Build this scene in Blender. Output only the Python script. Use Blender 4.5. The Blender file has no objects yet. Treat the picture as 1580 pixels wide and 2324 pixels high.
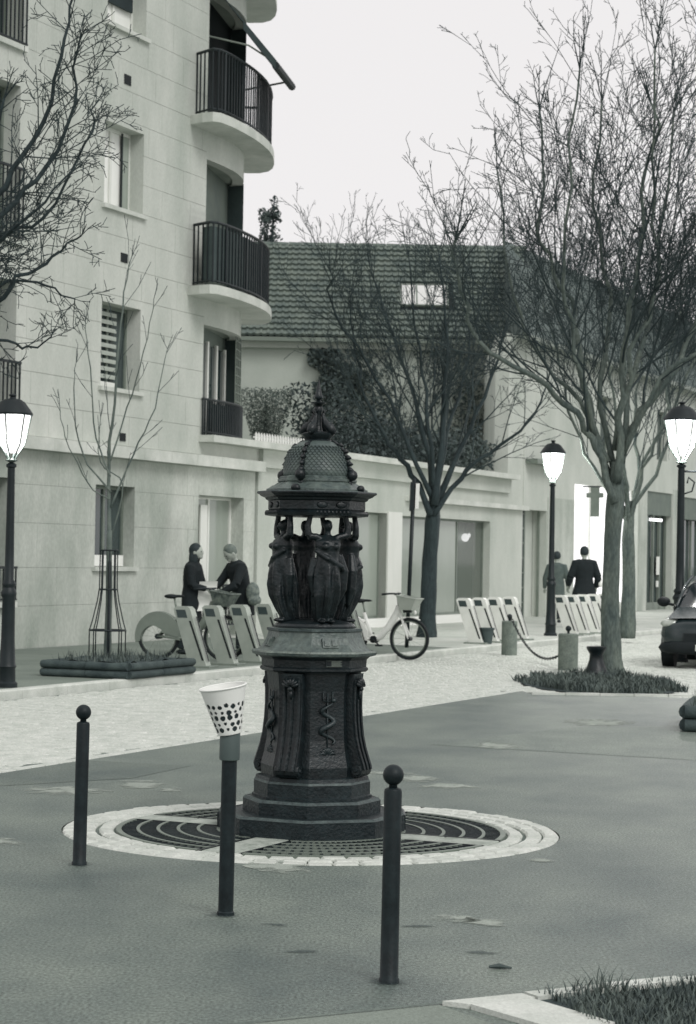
import bpy, bmesh, math, random
from math import sin, cos, pi, radians, sqrt, atan2, floor
from mathutils import Vector, Matrix

# ------------------------------------------------------------------ scene, camera, sky, sun, exposure
scn = bpy.context.scene
col = scn.collection
cam_d = bpy.data.cameras.new('camera')
cam = bpy.data.objects.new('camera', cam_d); col.objects.link(cam)
cam_d.sensor_fit = 'VERTICAL'; cam_d.sensor_height = 36.0; cam_d.lens = 36.0*4900/2324
cam_d.clip_end = 2000; cam_d.clip_start = 0.1
PITCH = math.atan(103/4900); ROLL = 0.017
cam.matrix_world = Matrix.Translation((0, 0, 1.65)) @ Matrix.Rotation(pi/2+PITCH, 4, 'X') @ Matrix.Rotation(ROLL, 4, 'Z')
cam_d.dof.use_dof = True; cam_d.dof.focus_distance = 12.0; cam_d.dof.aperture_fstop = 7.5
scn.camera = cam

SUN_EL, SUN_AZ = radians(42), radians(148)      # overcast dusk, soft light from behind the camera on the right
world = bpy.data.worlds.new('World'); scn.world = world; world.use_nodes = True
nt = world.node_tree; nt.nodes.clear()
sky = nt.nodes.new('ShaderNodeTexSky'); sky.sky_type = 'NISHITA'; sky.sun_disc = False
sky.sun_elevation = SUN_EL; sky.sun_rotation = SUN_AZ
bw = nt.nodes.new('ShaderNodeRGBToBW'); nt.links.new(sky.outputs[0], bw.inputs[0])
mx = nt.nodes.new('ShaderNodeMixRGB'); mx.inputs[0].default_value = 0.93      # even cloud deck over the clear sky
mx.inputs[2].default_value = (9.1, 8.92, 8.96, 1); nt.links.new(bw.outputs[0], mx.inputs[1])
bg = nt.nodes.new('ShaderNodeBackground'); bg.inputs[1].default_value = 0.1
nt.links.new(mx.outputs[0], bg.inputs[0])
wo = nt.nodes.new('ShaderNodeOutputWorld'); nt.links.new(bg.outputs[0], wo.inputs[0])

sd = bpy.data.lights.new('sun', 'SUN'); sd.energy = 1.45; sd.angle = radians(25); sd.color = (1, .985, .96)
so = bpy.data.objects.new('sun', sd); col.objects.link(so)
so.rotation_euler = (pi/2-SUN_EL, 0, pi-SUN_AZ)
scn.view_settings.view_transform = 'Standard'; scn.view_settings.look = 'None'
scn.view_settings.exposure = 0.0; scn.view_settings.gamma = 1.0
scn.view_settings.use_curve_mapping = False
scn.cycles.use_denoising = True
scn.cycles.max_bounces = 6; scn.cycles.transparent_max_bounces = 8
scn.cycles.sample_clamp_indirect = 4.0

# ------------------------------------------------------------------ helpers
R_ = random.Random(7)
def lerp(a, b, t): return a+(b-a)*t
def interp(x, xs, ys):
    if x <= xs[0]: return ys[0]
    for i in range(1, len(xs)):
        if x <= xs[i]: return lerp(ys[i-1], ys[i], (x-xs[i-1])/(xs[i]-xs[i-1]))
    return ys[-1]
def G(v):                                     # a film grey: dark things lean to blue-green, pale ones stay neutral
    return (v*interp(v, [0, .02, .06, .17, .6, 1], [.5, .58, .68, .83, .965, 1.0]), v,
            v*interp(v, [0, .02, .06, .17, .6, 1], [1.25, 1.12, 1.0, .85, .925, .98]), 1)
MATS = {}
def mat(name, v, rough=.8, var=.18, scale=3.0, bump=0.0, bscale=60, fine=0.0, fscale=90, metal=0.0, spec=.4, stretch=(1, 1, 1), coord='Object'):
    if name in MATS: return MATS[name]
    m = bpy.data.materials.new(name); m.use_nodes = True; t = m.node_tree; n = t.nodes
    b = n['Principled BSDF']; b.inputs['Roughness'].default_value = rough
    b.inputs['Metallic'].default_value = metal; b.inputs['Specular IOR Level'].default_value = spec
    if coord == 'World':
        ge = n.new('ShaderNodeNewGeometry'); src = ge.outputs['Position']
    else:
        tc = n.new('ShaderNodeTexCoord'); src = tc.outputs['Object']
    mp = n.new('ShaderNodeMapping'); mp.inputs['Scale'].default_value = stretch; t.links.new(src, mp.inputs[0])
    no = n.new('ShaderNodeTexNoise'); no.inputs['Scale'].default_value = scale; no.inputs['Detail'].default_value = 6
    no.inputs['Roughness'].default_value = .6; t.links.new(mp.outputs[0], no.inputs[0])
    ra = n.new('ShaderNodeValToRGB')
    ra.color_ramp.elements[0].position = .3; ra.color_ramp.elements[1].position = .7
    ra.color_ramp.elements[0].color = G(max(v*(1-var), 0)); ra.color_ramp.elements[1].color = G(v*(1+var))
    t.links.new(no.outputs[0], ra.inputs[0]); out = ra.outputs[0]
    if fine:
        n2 = n.new('ShaderNodeTexNoise'); n2.inputs['Scale'].default_value = fscale; n2.inputs['Detail'].default_value = 3
        t.links.new(mp.outputs[0], n2.inputs[0])
        mr = n.new('ShaderNodeMapRange'); mr.inputs[1].default_value = .3; mr.inputs[2].default_value = .7
        mr.inputs[3].default_value = 1-fine; mr.inputs[4].default_value = 1+fine; t.links.new(n2.outputs[0], mr.inputs[0])
        mu = n.new('ShaderNodeMixRGB'); mu.blend_type = 'MULTIPLY'; mu.inputs[0].default_value = 1
        t.links.new(out, mu.inputs[1]); t.links.new(mr.outputs[0], mu.inputs[2]); out = mu.outputs[0]
    t.links.new(out, b.inputs['Base Color'])
    if bump:
        n3 = n.new('ShaderNodeTexNoise'); n3.inputs['Scale'].default_value = bscale; n3.inputs['Detail'].default_value = 4
        t.links.new(mp.outputs[0], n3.inputs[0])
        bp = n.new('ShaderNodeBump'); bp.inputs['Strength'].default_value = bump; bp.inputs['Distance'].default_value = .02
        t.links.new(n3.outputs[0], bp.inputs['Height']); t.links.new(bp.outputs[0], b.inputs['Normal'])
    MATS[name] = m; return m
def emit(name, strength, c=(1, 1, 1), transp=0.0):
    if name in MATS: return MATS[name]
    m = bpy.data.materials.new(name); m.use_nodes = True; t = m.node_tree; n = t.nodes; n.clear()
    o = n.new('ShaderNodeOutputMaterial'); e = n.new('ShaderNodeEmission')
    tc = n.new('ShaderNodeTexCoord'); no = n.new('ShaderNodeTexNoise'); no.inputs['Scale'].default_value = 2.5
    t.links.new(tc.outputs['Object'], no.inputs[0])
    mr = n.new('ShaderNodeMapRange'); mr.inputs[3].default_value = strength*.8; mr.inputs[4].default_value = strength*1.2
    t.links.new(no.outputs[0], mr.inputs[0]); t.links.new(mr.outputs[0], e.inputs[1]); e.inputs[0].default_value = (*c, 1)
    if transp:
        tr = n.new('ShaderNodeBsdfTransparent'); mi = n.new('ShaderNodeMixShader'); mi.inputs[0].default_value = transp
        t.links.new(e.outputs[0], mi.inputs[1]); t.links.new(tr.outputs[0], mi.inputs[2]); t.links.new(mi.outputs[0], o.inputs[0])
    else: t.links.new(e.outputs[0], o.inputs[0])
    MATS[name] = m; return m

class MB:
    def __init__(s): s.v = []; s.f = []
    def add(s, vs, fs):
        o = len(s.v); s.v += [tuple(p) for p in vs]; s.f += [tuple(i+o for i in f) for f in fs]
    def box(s, x0, x1, y0, y1, z0, z1, M=None):
        vs = [Vector((x, y, z)) for z in (z0, z1) for y in (y0, y1) for x in (x0, x1)]
        if M: vs = [M @ p for p in vs]
        s.add(vs, [(0, 2, 3, 1), (4, 5, 7, 6), (0, 1, 5, 4), (2, 6, 7, 3), (0, 4, 6, 2), (1, 3, 7, 5)]); return s
    def bbox(s, x0, x1, y0, y1, z0, z1, b=.01, M=None):     # chamfered top
        a = [(x0, y0, z0), (x1, y0, z0), (x1, y1, z0), (x0, y1, z0), (x0, y0, z1-b), (x1, y0, z1-b), (x1, y1, z1-b), (x0, y1, z1-b),
             (x0+b, y0+b, z1), (x1-b, y0+b, z1), (x1-b, y1-b, z1), (x0+b, y1-b, z1)]
        a = [Vector(p) for p in a]
        if M: a = [M @ p for p in a]
        fs = [(3, 2, 1, 0), (8, 9, 10, 11)]
        for i in range(4):
            j = (i+1) % 4; fs += [(i, j, 4+j, 4+i), (4+i, 4+j, 8+j, 8+i)]
        s.add(a, fs); return s
    def tube(s, pts, rad, n=8, cap=True, ph=0.0):
        pts = [Vector(p) for p in pts]; k = len(pts)
        if not hasattr(rad, '__len__'): rad = [rad]*k
        vs = []; fs = []; t0 = (pts[1]-pts[0]).normalized()
        ref = Vector((0, 0, 1)) if abs(t0.z) < .9 else Vector((1, 0, 0))
        x = t0.cross(ref).normalized()
        for i in range(k):
            t = (pts[min(i+1, k-1)]-pts[max(i-1, 0)])
            t = t.normalized() if t.length > 1e-9 else t0
            x = (x-t*x.dot(t)); x = x.normalized() if x.length > 1e-6 else t.orthogonal().normalized()
            y = t.cross(x)
            for j in range(n):
                a = 2*pi*j/n+ph; vs.append(pts[i]+(x*cos(a)+y*sin(a))*rad[i])
        for i in range(k-1):
            for j in range(n):
                j2 = (j+1) % n; fs.append((i*n+j, i*n+j2, (i+1)*n+j2, (i+1)*n+j))
        if cap: fs += [tuple(range(n-1, -1, -1)), tuple((k-1)*n+j for j in range(n))]
        s.add(vs, fs); return s
    def rings(s, rings, closed=True, cap=True):             # list of equal-length point loops
        n = len(rings[0]); o = []; fs = []
        for r in rings: o += r
        for i in range(len(rings)-1):
            for j in range(n if closed else n-1):
                j2 = (j+1) % n; fs.append((i*n+j, i*n+j2, (i+1)*n+j2, (i+1)*n+j))
        if cap: fs += [tuple(range(n-1, -1, -1)), tuple((len(rings)-1)*n+j for j in range(n))]
        s.add(o, fs); return s
    def lathe(s, prof, n=24, M=None, ph=0.0, cap=True, sx=1, sy=1):
        rr = []
        for r, z in prof:
            l = [Vector((r*cos(2*pi*j/n+ph)*sx, r*sin(2*pi*j/n+ph)*sy, z)) for j in range(n)]
            rr.append([M @ p for p in l] if M else l)
        return s.rings(rr, True, cap)
    def ball(s, c, r, n=12, k=8, sz=(1, 1, 1), M=None):
        prof = [(max(sin(pi*i/k), .02), -cos(pi*i/k)) for i in range(k+1)]
        T = Matrix.Translation(c) @ (M if M else Matrix()) @ Matrix.Diagonal((r*sz[0], r*sz[1], r*sz[2], 1))
        return s.lathe(prof, n, T)
    def prism(s, poly, z0, z1):                             # polygon in xy
        n = len(poly)
        s.add([(x, y, z0) for x, y in poly]+[(x, y, z1) for x, y in poly],
              [tuple(range(n-1, -1, -1)), tuple(range(n, 2*n))]+[(i, (i+1) % n, n+(i+1) % n, n+i) for i in range(n)]); return s
    def slab_xz(s, poly, y0, y1):                           # polygon in xz, thickness along y
        n = len(poly)
        s.add([(x, y0, z) for x, z in poly]+[(x, y1, z) for x, z in poly],
              [tuple(range(n)), tuple(range(2*n-1, n-1, -1))]+[((i+1) % n, i, n+i, n+(i+1) % n) for i in range(n)]); return s
    def mesh(s, name, m=None, smooth=False):
        me = bpy.data.meshes.new(name); me.from_pydata(s.v, [], s.f); me.update()
        if m: me.materials.append(m)
        if smooth: me.polygons.foreach_set('use_smooth', [True]*len(me.polygons))
        return me
    def build(s, name, m, parent=None, smooth=False, loc=None, auto=None):
        me = s.mesh(name, m, smooth)
        o = bpy.data.objects.new(name, me); col.objects.link(o)
        if parent: o.parent = parent
        if loc: o.location = loc
        if auto and smooth:
            try: me.set_sharp_from_angle(angle=radians(auto))
            except Exception: pass
        return o
def ob(name, me, parent=None, loc=None, rot=None, scale=None):
    o = bpy.data.objects.new(name, me); col.objects.link(o)
    if parent: o.parent = parent
    if loc: o.location = loc
    if rot: o.rotation_euler = rot
    if scale: o.scale = scale
    return o
def tag(o, label=None, cat=None, group=None, kind=None):
    if label: o['label'] = label
    if cat: o['category'] = cat
    if group: o['group'] = group
    if kind: o['kind'] = kind
    return o
def thing(name, label, cat, loc=(0, 0, 0), rz=0, group=None):
    o = bpy.data.objects.new(name, None); col.objects.link(o); o.empty_display_size = .1
    o.location = loc; o.rotation_euler = (0, 0, rz); return tag(o, label, cat, group)
def copy_tree(o, parent=None):
    c = o.copy(); col.objects.link(c)
    if parent: c.parent = parent
    for ch in list(o.children): copy_tree(ch, c)
    return c
def voxel(mb, name, m, size, smooth_it=2):                 # union of overlapping solids into one continuous skin
    me = mb.mesh(name+'_raw'); o = bpy.data.objects.new('tmp', me); col.objects.link(o)
    r = o.modifiers.new('r', 'REMESH'); r.mode = 'VOXEL'; r.voxel_size = size
    sm = o.modifiers.new('s', 'SMOOTH'); sm.iterations = smooth_it; sm.factor = .5
    dg = bpy.context.evaluated_depsgraph_get(); ev = o.evaluated_get(dg)
    nm = bpy.data.meshes.new_from_object(ev); nm.name = name
    bpy.data.objects.remove(o); bpy.data.meshes.remove(me)
    nm.materials.clear(); nm.materials.append(m)
    nm.polygons.foreach_set('use_smooth', [True]*len(nm.polygons)); return nm

# street frame: u runs along the street away to the right, w across it; the facades stand at w = FW
SX, SY = .392, .920; ROT = atan2(SY, SX); FW = 18.3
def st(u, w, z=0.0): return Vector((SX*u-SY*w, SY*u+SX*w, z))
def sub_rects(rects, holes):
    for (a0, a1, b0, b1) in holes:
        new = []
        for (x0, x1, z0, z1) in rects:
            if a0 >= x1-1e-6 or a1 <= x0+1e-6 or b0 >= z1-1e-6 or b1 <= z0+1e-6: new.append((x0, x1, z0, z1)); continue
            if a0 > x0: new.append((x0, a0, z0, z1))
            if a1 < x1: new.append((a1, x1, z0, z1))
            m0, m1 = max(x0, a0), min(x1, a1)
            if b0 > z0: new.append((m0, m1, z0, b0))
            if b1 < z1: new.append((m0, m1, b1, z1))
        rects = new
    return rects
UNIT = {}
def unit_box(m):
    if m.name not in UNIT: UNIT[m.name] = MB().box(-.5, .5, -.5, .5, -.5, .5).mesh('block_'+m.name, m)
    return UNIT[m.name]
def blk(name, m, parent, x0, x1, y0, y1, z0, z1):
    return ob(name, unit_box(m), parent, ((x0+x1)/2, (y0+y1)/2, (z0+z1)/2), None, (abs(x1-x0), abs(y1-y0), abs(z1-z0)))

# ------------------------------------------------------------------ materials
ASPH = mat('dark_asphalt', .16, .5, .34, 1.1, .4, 160, .5, 75, coord='World', stretch=(1, .6, 1))
ASPH2 = mat('pale_asphalt', .22, .7, .16, .6, .25, 200, .25, 120, coord='World')
SETT = mat('granite_sett', .55, .6, .17, 5.0, .15, 90, .10, 60, coord='World')
JOINT = mat('sett_joint', .17, .95, .3, 4.0, .2, 120, .2, 60, coord='World')
KERB = mat('granite_kerb', .58, .75, .16, 3.0, .2, 90, .12, 80, coord='World')
PAVE2 = mat('pale_pavement', .5, .6, .2, .8, .2, 120, .2, 60, coord='World')
PAVE = mat('pavement_asphalt', .20, .9, .2, .7, .2, 200, .22, 120, coord='World')
STONE = mat('facade_stone', .51, .85, .17, .9, .18, 70, .07, 45, stretch=(1, 1, .4), coord='World')
STONE_D = mat('ground_floor_stone', .44, .85, .26, 1.1, .2, 60, .10, 30, stretch=(1, 1, .45), coord='World')
PLASTER = mat('pale_plaster', .50, .85, .14, .7, .1, 60, .06, 40, stretch=(1, 1, .5), coord='World')
PLASTER_G = mat('grey_render', .42, .9, .12, .6, .15, 60, .08, 40)
CONC = mat('balcony_concrete', .56, .8, .18, 1.6, .1, 60, .06, 50, coord='World')
WHITE = mat('white_paint', .7, .5, .05, 2.0)
WHITE2 = mat('white_lacquer', .82, .35, .04, 2.0)
IRON = mat('cast_iron_paint', .012, .38, .5, 9.0, .25, 60, .25, 40, spec=.4)
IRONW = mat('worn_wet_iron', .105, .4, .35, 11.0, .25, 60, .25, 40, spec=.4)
IRONS = mat('step_iron', .018, .45, .4, 8.0, .3, 50, .25, 40, spec=.3)
IRON2 = mat('dark_painted_metal', .016, .5, .25, 6.0, spec=.35)
BOLL = mat('bollard_paint', .016, .5, .45, 14.0, .08, 120, .12, 60, spec=.25)
GREYM = mat('grey_metal', .22, .45, .15, 3.0, metal=.2)
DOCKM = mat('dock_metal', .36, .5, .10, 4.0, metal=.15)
DARKG = mat('dark_glass', .05, .06, .3, 1.0, spec=.9)
GREYG = mat('curtained_glass', .32, .12, .12, .7, spec=.8)
BLACK = mat('deep_black', .01, .7, .2, 3.0)
INTER = mat('room_dark', .03, .9, .3, 2.0)
BARK = mat('tree_bark', .125, .9, .38, 5.0, .7, 30, .25, 40, stretch=(1, 1, .3))
BARK_D = mat('dark_bark', .036, .9, .35, 5.0, .5, 30, .2, 40, stretch=(1, 1, .3))
TWIG = mat('young_bark', .045, .9, .3, 5.0)
ROOF = mat('clay_tile', .15, .85, .30, 2.2, .2, 60, .15, 40, coord='World')
LEAF = mat('ivy_leaf', .085, .6, .5, 5.0, spec=.3)
LEAF2 = mat('hedge_leaf', .065, .6, .55, 6.0, spec=.3)
SHRUB = mat('feathery_shrub', .13, .8, .3, 4.0)
GRASS = mat('grass_blade', .105, .8, .45, 5.0)
SOIL = mat('soil', .05, .95, .4, 6.0, .8, 30)
LOG = mat('weathered_log', .065, .85, .4, 6.0, .5, 40, stretch=(1, 1, 1))
STAINM = mat('dried_stain', .36, .9, .14, 5.0, .2, 200, .25, 130, coord='World')
DAMP_SHADE = mat('damp_stain', .08, .9, .14, 5.0, .2, 200, .25, 130, coord='World')
for m_ in (STAINM, DAMP_SHADE):                      # ragged, fading edge for stains and post shade
    t = m_.node_tree; n = t.nodes; b = n['Principled BSDF']
    tc = n.new('ShaderNodeTexCoord'); sb = n.new('ShaderNodeVectorMath'); sb.operation = 'SUBTRACT'; sb.inputs[1].default_value = (.5, .5, 0)
    ml = n.new('ShaderNodeVectorMath'); ml.operation = 'MULTIPLY'; ml.inputs[1].default_value = (2, 2, 0)
    le = n.new('ShaderNodeVectorMath'); le.operation = 'LENGTH'
    t.links.new(tc.outputs['Generated'], sb.inputs[0]); t.links.new(sb.outputs[0], ml.inputs[0]); t.links.new(ml.outputs[0], le.inputs[0])
    no = n.new('ShaderNodeTexNoise'); no.inputs['Scale'].default_value = 9; no.inputs['Detail'].default_value = 6; ge = n.new('ShaderNodeNewGeometry'); t.links.new(ge.outputs['Position'], no.inputs[0])
    ad = n.new('ShaderNodeMath'); ad.operation = 'SUBTRACT'; t.links.new(no.outputs[0], ad.inputs[0])
    sc = n.new('ShaderNodeMath'); sc.operation = 'MULTIPLY'; sc.inputs[1].default_value = .45; t.links.new(le.outputs['Value'], sc.inputs[0]); t.links.new(sc.outputs[0], ad.inputs[1])
    mr = n.new('ShaderNodeMapRange'); mr.inputs[1].default_value = .08; mr.inputs[2].default_value = .34; mr.inputs[4].default_value = .9 if m_ is STAINM else .5; t.links.new(ad.outputs[0], mr.inputs[0])
    t.links.new(mr.outputs[0], b.inputs['Alpha'])
BULB = emit('lamp_glass', 2.6, (1, .99, .97), .3)
LIT = emit('lit_shop', 1.5, (1, .99, .98))
# ------------------------------------------------------------------ ground, road, pavement
g = MB(); g.add([(-400, -150, -.02), (400, -150, -.02), (400, 900, -.02), (-400, 900, -.02)], [(0, 1, 2, 3)])
tag(g.build('ground', ASPH2), kind='structure')
# plaza asphalt: near side of the road edge w = 8.65 and in front of the tree bed
FX, FY = -.19, 13.07
pz = MB()
pa = [st(-20, 8.65), st(-20, -40), Vector((60, -10, 0)), Vector((60, 27.2, 0)), Vector((4.3, 26.72, 0)), Vector((2.35, 26.6, 0)), st(26.0, 8.65)]
ring_n = 64
circ = [Vector((FX+1.496*cos(2*pi*i/ring_n), FY+1.496*sin(2*pi*i/ring_n), 0)) for i in range(ring_n)]
bm = bmesh.new()
ov = [bm.verts.new((p.x, p.y, 0)) for p in pa]; cv = [bm.verts.new((p.x, p.y, 0)) for p in circ]
es = [bm.edges.new((ov[i], ov[(i+1) % len(ov)])) for i in range(len(ov))]+[bm.edges.new((cv[i], cv[(i+1) % ring_n])) for i in range(ring_n)]
bmesh.ops.triangle_fill(bm, edges=es, use_beauty=True)
bm.normal_update()
for f in bm.faces:
    if f.normal.z < 0: f.normal_flip()
me = bpy.data.meshes.new('plaza'); bm.to_mesh(me); bm.free(); me.materials.append(ASPH)
plaza = ob('plaza', me); tag(plaza, kind='structure')
def blob(cx, cy, rx, ry, z, seed, n=26, amp=.45):
    rr = random.Random(seed); ph = [rr.uniform(0, 6.28) for _ in range(5)]
    pts = []
    for i in range(n):
        a = 2*pi*i/n; k = 1+amp*(sin(2*a+ph[0])*.4+sin(3*a+ph[1])*.35+sin(5*a+ph[2])*.25+sin(9*a+ph[3])*.2)
        pts.append((cx+rx*cos(a)*k, cy+ry*sin(a)*k, z))
    return pts
for i, (x, y, rx, ry) in enumerate([(-.33, 11.52, .17, .10), (-1.95, 15.0, .26, .12), (-1.45, 15.5, .16, .12), (-1.2, 15.15, .08, .05), (.55, 16.2, .16, .12), (.75, 15.7, .2, .09), (1.35, 19.2, .2, .16),
                                    (.52, 9.95, .09, .05), (.66, 9.85, .10, .05), (1.1, 11.9, .08, .04), (-2.1, 12.3, .25, .10), (.3, 16.6, .2, .05), (2.6, 22.2, .35, .2), (-.2, 17.5, .3, .1)]):
    b = MB(); p = blob(x, y, rx*1.15, ry*2.6, .003, 40+i, 26, .3); b.add(p, [tuple(range(len(p)))]); b.build('stain', STAINM, plaza)
for i, (x, y, l) in enumerate([(.36, 9.72, .1), (.58, 9.1, .1), (-.15, 9.05, .09), (-.28, 9.7, .09)]):
    b = MB(); p = blob(x, y, l*.75, .045, .003, 80+i, 24, .7); b.add(p, [tuple(range(len(p)))]); b.build('stain', DAMP_SHADE, plaza)
rp = mat('asphalt_repair', .185, .55, .25, 1.5, .4, 160, .5, 75, coord='World', stretch=(1, .6, 1))
rp2 = mat('asphalt_old', .135, .55, .25, 1.5, .4, 160, .5, 75, coord='World', stretch=(1, .6, 1))
for i, (m_, pts_) in enumerate([(rp, [(.75, 19.2), (3.2, 18.0), (4.2, 18.8), (4.1, 22.3), (2.2, 21.4)]), (rp2, [(-3.2, 14.6), (-1.55, 15.9), (-1.2, 16.9), (-2.0, 17.2), (-3.4, 16.0)])]):
    b = MB(); b.add([(x, y, .002) for x, y in pts_], [tuple(range(len(pts_)))]); b.build('repair_patch', m_, plaza)
for i, (x, y) in enumerate([(-1.39, 11.46), (.19, 8.43), (-.53, 9.94)]):       # contact shade round the posts, painted as dark discs
    b = MB(); p = blob(x, y, .085, .09, .0035, 95+i, 20, .3); b.add(p, [tuple(range(len(p)))]); b.build('stain', DAMP_SHADE, plaza)
b = MB(); b.tube([(.60, 8.74, .01), (.64, 8.75, .012), (.69, 8.73, .009)], [.006, .012, .004], 6)
tag(b.build('fallen_leaf', LEAF), 'small dark curled leaf lying on the asphalt beside the nearest bollard', 'leaf')

# seam and pale strip in the lower right corner, and the stone border of the near bed
d = Vector((.872, .489, 0)); nrm = Vector((.489, -.872, 0))
def ln(a, b, z=0): q = Vector((.37, 8.03, 0))+d*a+nrm*b; return (q.x, q.y, z)
b = MB(); b.add([ln(-6, .012, .004), ln(-.01, .012, .004), ln(-.01, 6, .004), ln(-6, 6, .004)][::-1], [(0, 1, 2, 3)])
tag(b.build('path', ASPH2), kind='structure')
b = MB(); b.add([ln(-6, -.008, .008), ln(8, -.008, .008), ln(8, .014, .008), ln(-6, .014, .008)][::-1], [(0, 1, 2, 3)]); b.build('joint_strip', JOINT, plaza)
kb = thing('bed_border', 'pale granite border stones around the grassy bed in the lower right corner', 'kerb', (.37, 8.03, 0))
for i in range(9):
    b = MB(); o = Vector((.37, 8.03, 0))
    p = [Vector(ln(i*.36+.004, .02)), Vector(ln(i*.36+.352, .02)), Vector(ln(i*.36+.352, .11)), Vector(ln(i*.36+.004, .11))]
    if i == 0: p = [Vector(ln(0, .02)), Vector(ln(.352, .02)), Vector(ln(.352, .11)), Vector(ln(.06, .11))]
    b.prism([((q-o).x, (q-o).y) for q in p][::-1], 0, .018+.004*(i % 3)); b.build('stone', KERB, kb)
for i in range(3):
    o = Vector((.37, 8.03, 0)); p = [Vector(ln(.06+i*.05, .12+i*.5)), Vector(ln(.33, .12+i*.5)), Vector(ln(.36, .60+i*.5)), Vector(ln(.11+i*.05, .60+i*.5))]
    b = MB(); b.prism([((q-o).x, (q-o).y) for q in p][::-1], 0, .02+.003*i); b.build('stone', KERB, kb)
def grass(name, label, poly_fn, n, hmin, hmax, seed, cx, cy, wid=.006, tufts=()):
    rr = random.Random(seed); b = MB()
    for i in range(n):
        x, y = poly_fn(rr)
        h = rr.uniform(hmin, hmax)
        for (tx, ty, tr, th) in tufts:
            dd = math.hypot(x-tx, y-ty)
            if dd < tr: h *= 1+th*(1-dd/tr)
        a = rr.uniform(0, 6.28); le = rr.uniform(.1, 1.1)*h; w = wid*rr.uniform(.6, 1.4)
        dx, dy = cos(a)*le, sin(a)*le; px, py = -sin(a)*w, cos(a)*w
        q = Vector((x-cx, y-cy, 0))
        b.add([q+Vector((px, py, 0)), q-Vector((px, py, 0)), q+Vector((dx*.4-px*.7, dy*.4-py*.7, h*.6)), q+Vector((dx*.4+px*.7, dy*.4+py*.7, h*.6)), q+Vector((dx, dy, h))],
              [(0, 1, 2, 3), (3, 2, 4)])
    o = b.build(name, GRASS, None, False, (cx, cy, 0)); tag(o, label, 'grass', kind='stuff'); return o
def near_bed(rr):
    while True:
        a, bb = rr.uniform(.30, 2.6), rr.uniform(.07, 1.6)
        if a > .36+.05*sin(bb*9) : break
    q = ln(a, bb); return q[0], q[1]
b = MB(); b.add([ln(.34, .1, .006), ln(8, .1, .006), ln(8, 3, .006), ln(.34, 3, .006)][::-1], [(0, 1, 2, 3)]); tag(b.build('soil_bed', SOIL), kind='structure')
grass('grass', 'tufted dark grass in the near bed at the lower right corner', near_bed, 15000, .018, .06, 3, .37, 8.03, .0035, ((.98, 8.25, .15, 1.7), (.72, 8.1, .12, .8), (1.3, 8.3, .1, .5), (.8, 7.9, .2, .4)))

# sett road
road_poly = lambda u: (8.66 if u < 25.9 else 3.0)
b = MB(); q = [st(-20, 8.65), st(26, 8.65), st(26, 2), st(140, 2), st(140, 12.9), st(-20, 12.9)]
b.add([(p.x, p.y, -.008) for p in q], [(0, 1, 2, 3, 4, 5)]); road = b.build('road', JOINT); tag(road, kind='structure')
bm = bmesh.new(); bm.from_mesh(road.data); bmesh.ops.recalc_face_normals(bm, faces=bm.faces)
for f in bm.faces:
    if f.normal.z < 0: f.normal_flip()
bm.to_mesh(road.data); bm.free()
sv = [MB().bbox(-.5*l, .5*l, -.5*.088, .5*.088, -.03, .0, .012).mesh('sett', SETT) for l in (.13, .145, .16)]
setts = []; rr = random.Random(5)
u = 13.5
while u < 47:
    w0 = 8.66 if u < 25.9 else (8.66 if u > 27.5 else 8.66)
    if u >= 25.9: w0 = 4.5
    w = 12.86-rr.uniform(0, .12)
    while w > w0+.20:
        l = rr.choice((.13, .145, .16)); setts.append((u+rr.uniform(-.006, .006), w-l/2, l, rr.uniform(-.03, .03), rr.uniform(-.004, .006))); w -= l+.012
    u += .105
setts = [s for s in setts if abs(st(s[0], s[1]).x/st(s[0], s[1]).y) < .175 and not (math.hypot((st(s[0], s[1]).x-3.4)/1.05, (st(s[0], s[1]).y-28.9)/2.3) < 1)]
setts.sort(key=lambda s: st(s[0], s[1]).y)
rest = MB()
for i, (u, w, l, a, dz) in enumerate(setts):
    p = st(u, w, .006+dz)
    if i < 300:
        ob('sett', sv[(.13, .145, .16).index(l)], road, p, (0, 0, ROT+pi/2+a))
    else:
        M = Matrix.Translation(p) @ Matrix.Rotation(ROT+pi/2+a, 4, 'Z')
        h = .044; c = .012; k = l/2
        vs = [M @ Vector(t) for t in [(-k, -h, -.015), (k, -h, -.015), (k, h, -.015), (-k, h, -.015), (-k+c, -h+c, 0), (k-c, -h+c, 0), (k-c, h-c, 0), (-k+c, h-c, 0)]]
        rest.add(vs, [(4, 5, 6, 7), (0, 1, 5, 4), (1, 2, 6, 5), (2, 3, 7, 6), (3, 0, 4, 7)])
for i in range(62):                                      # straight edge course beside the plaza
    p = st(13.1+i*.208, 8.70, .009); M = Matrix.Translation(p) @ Matrix.Rotation(ROT, 4, 'Z'); k, h, c = .100, .05, .01
    vs = [M @ Vector(t) for t in [(-k, -h, -.015), (k, -h, -.015), (k, h, -.015), (-k, h, -.015), (-k+c, -h+c, 0), (k-c, -h+c, 0), (k-c, h-c, 0), (-k+c, h-c, 0)]]
    rest.add(vs, [(4, 5, 6, 7), (0, 1, 5, 4), (1, 2, 6, 5), (2, 3, 7, 6), (3, 0, 4, 7)])
tag(rest.build('far_setts', SETT, road), kind='stuff')
b = MB(); q = [st(47, 4.5), st(140, 4.5), st(140, 12.88), st(47, 12.88)]
b.add([(p.x, p.y, .003) for p in q], [(0, 1, 2, 3)]); tag(b.build('far_road', SETT), kind='structure')
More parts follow.
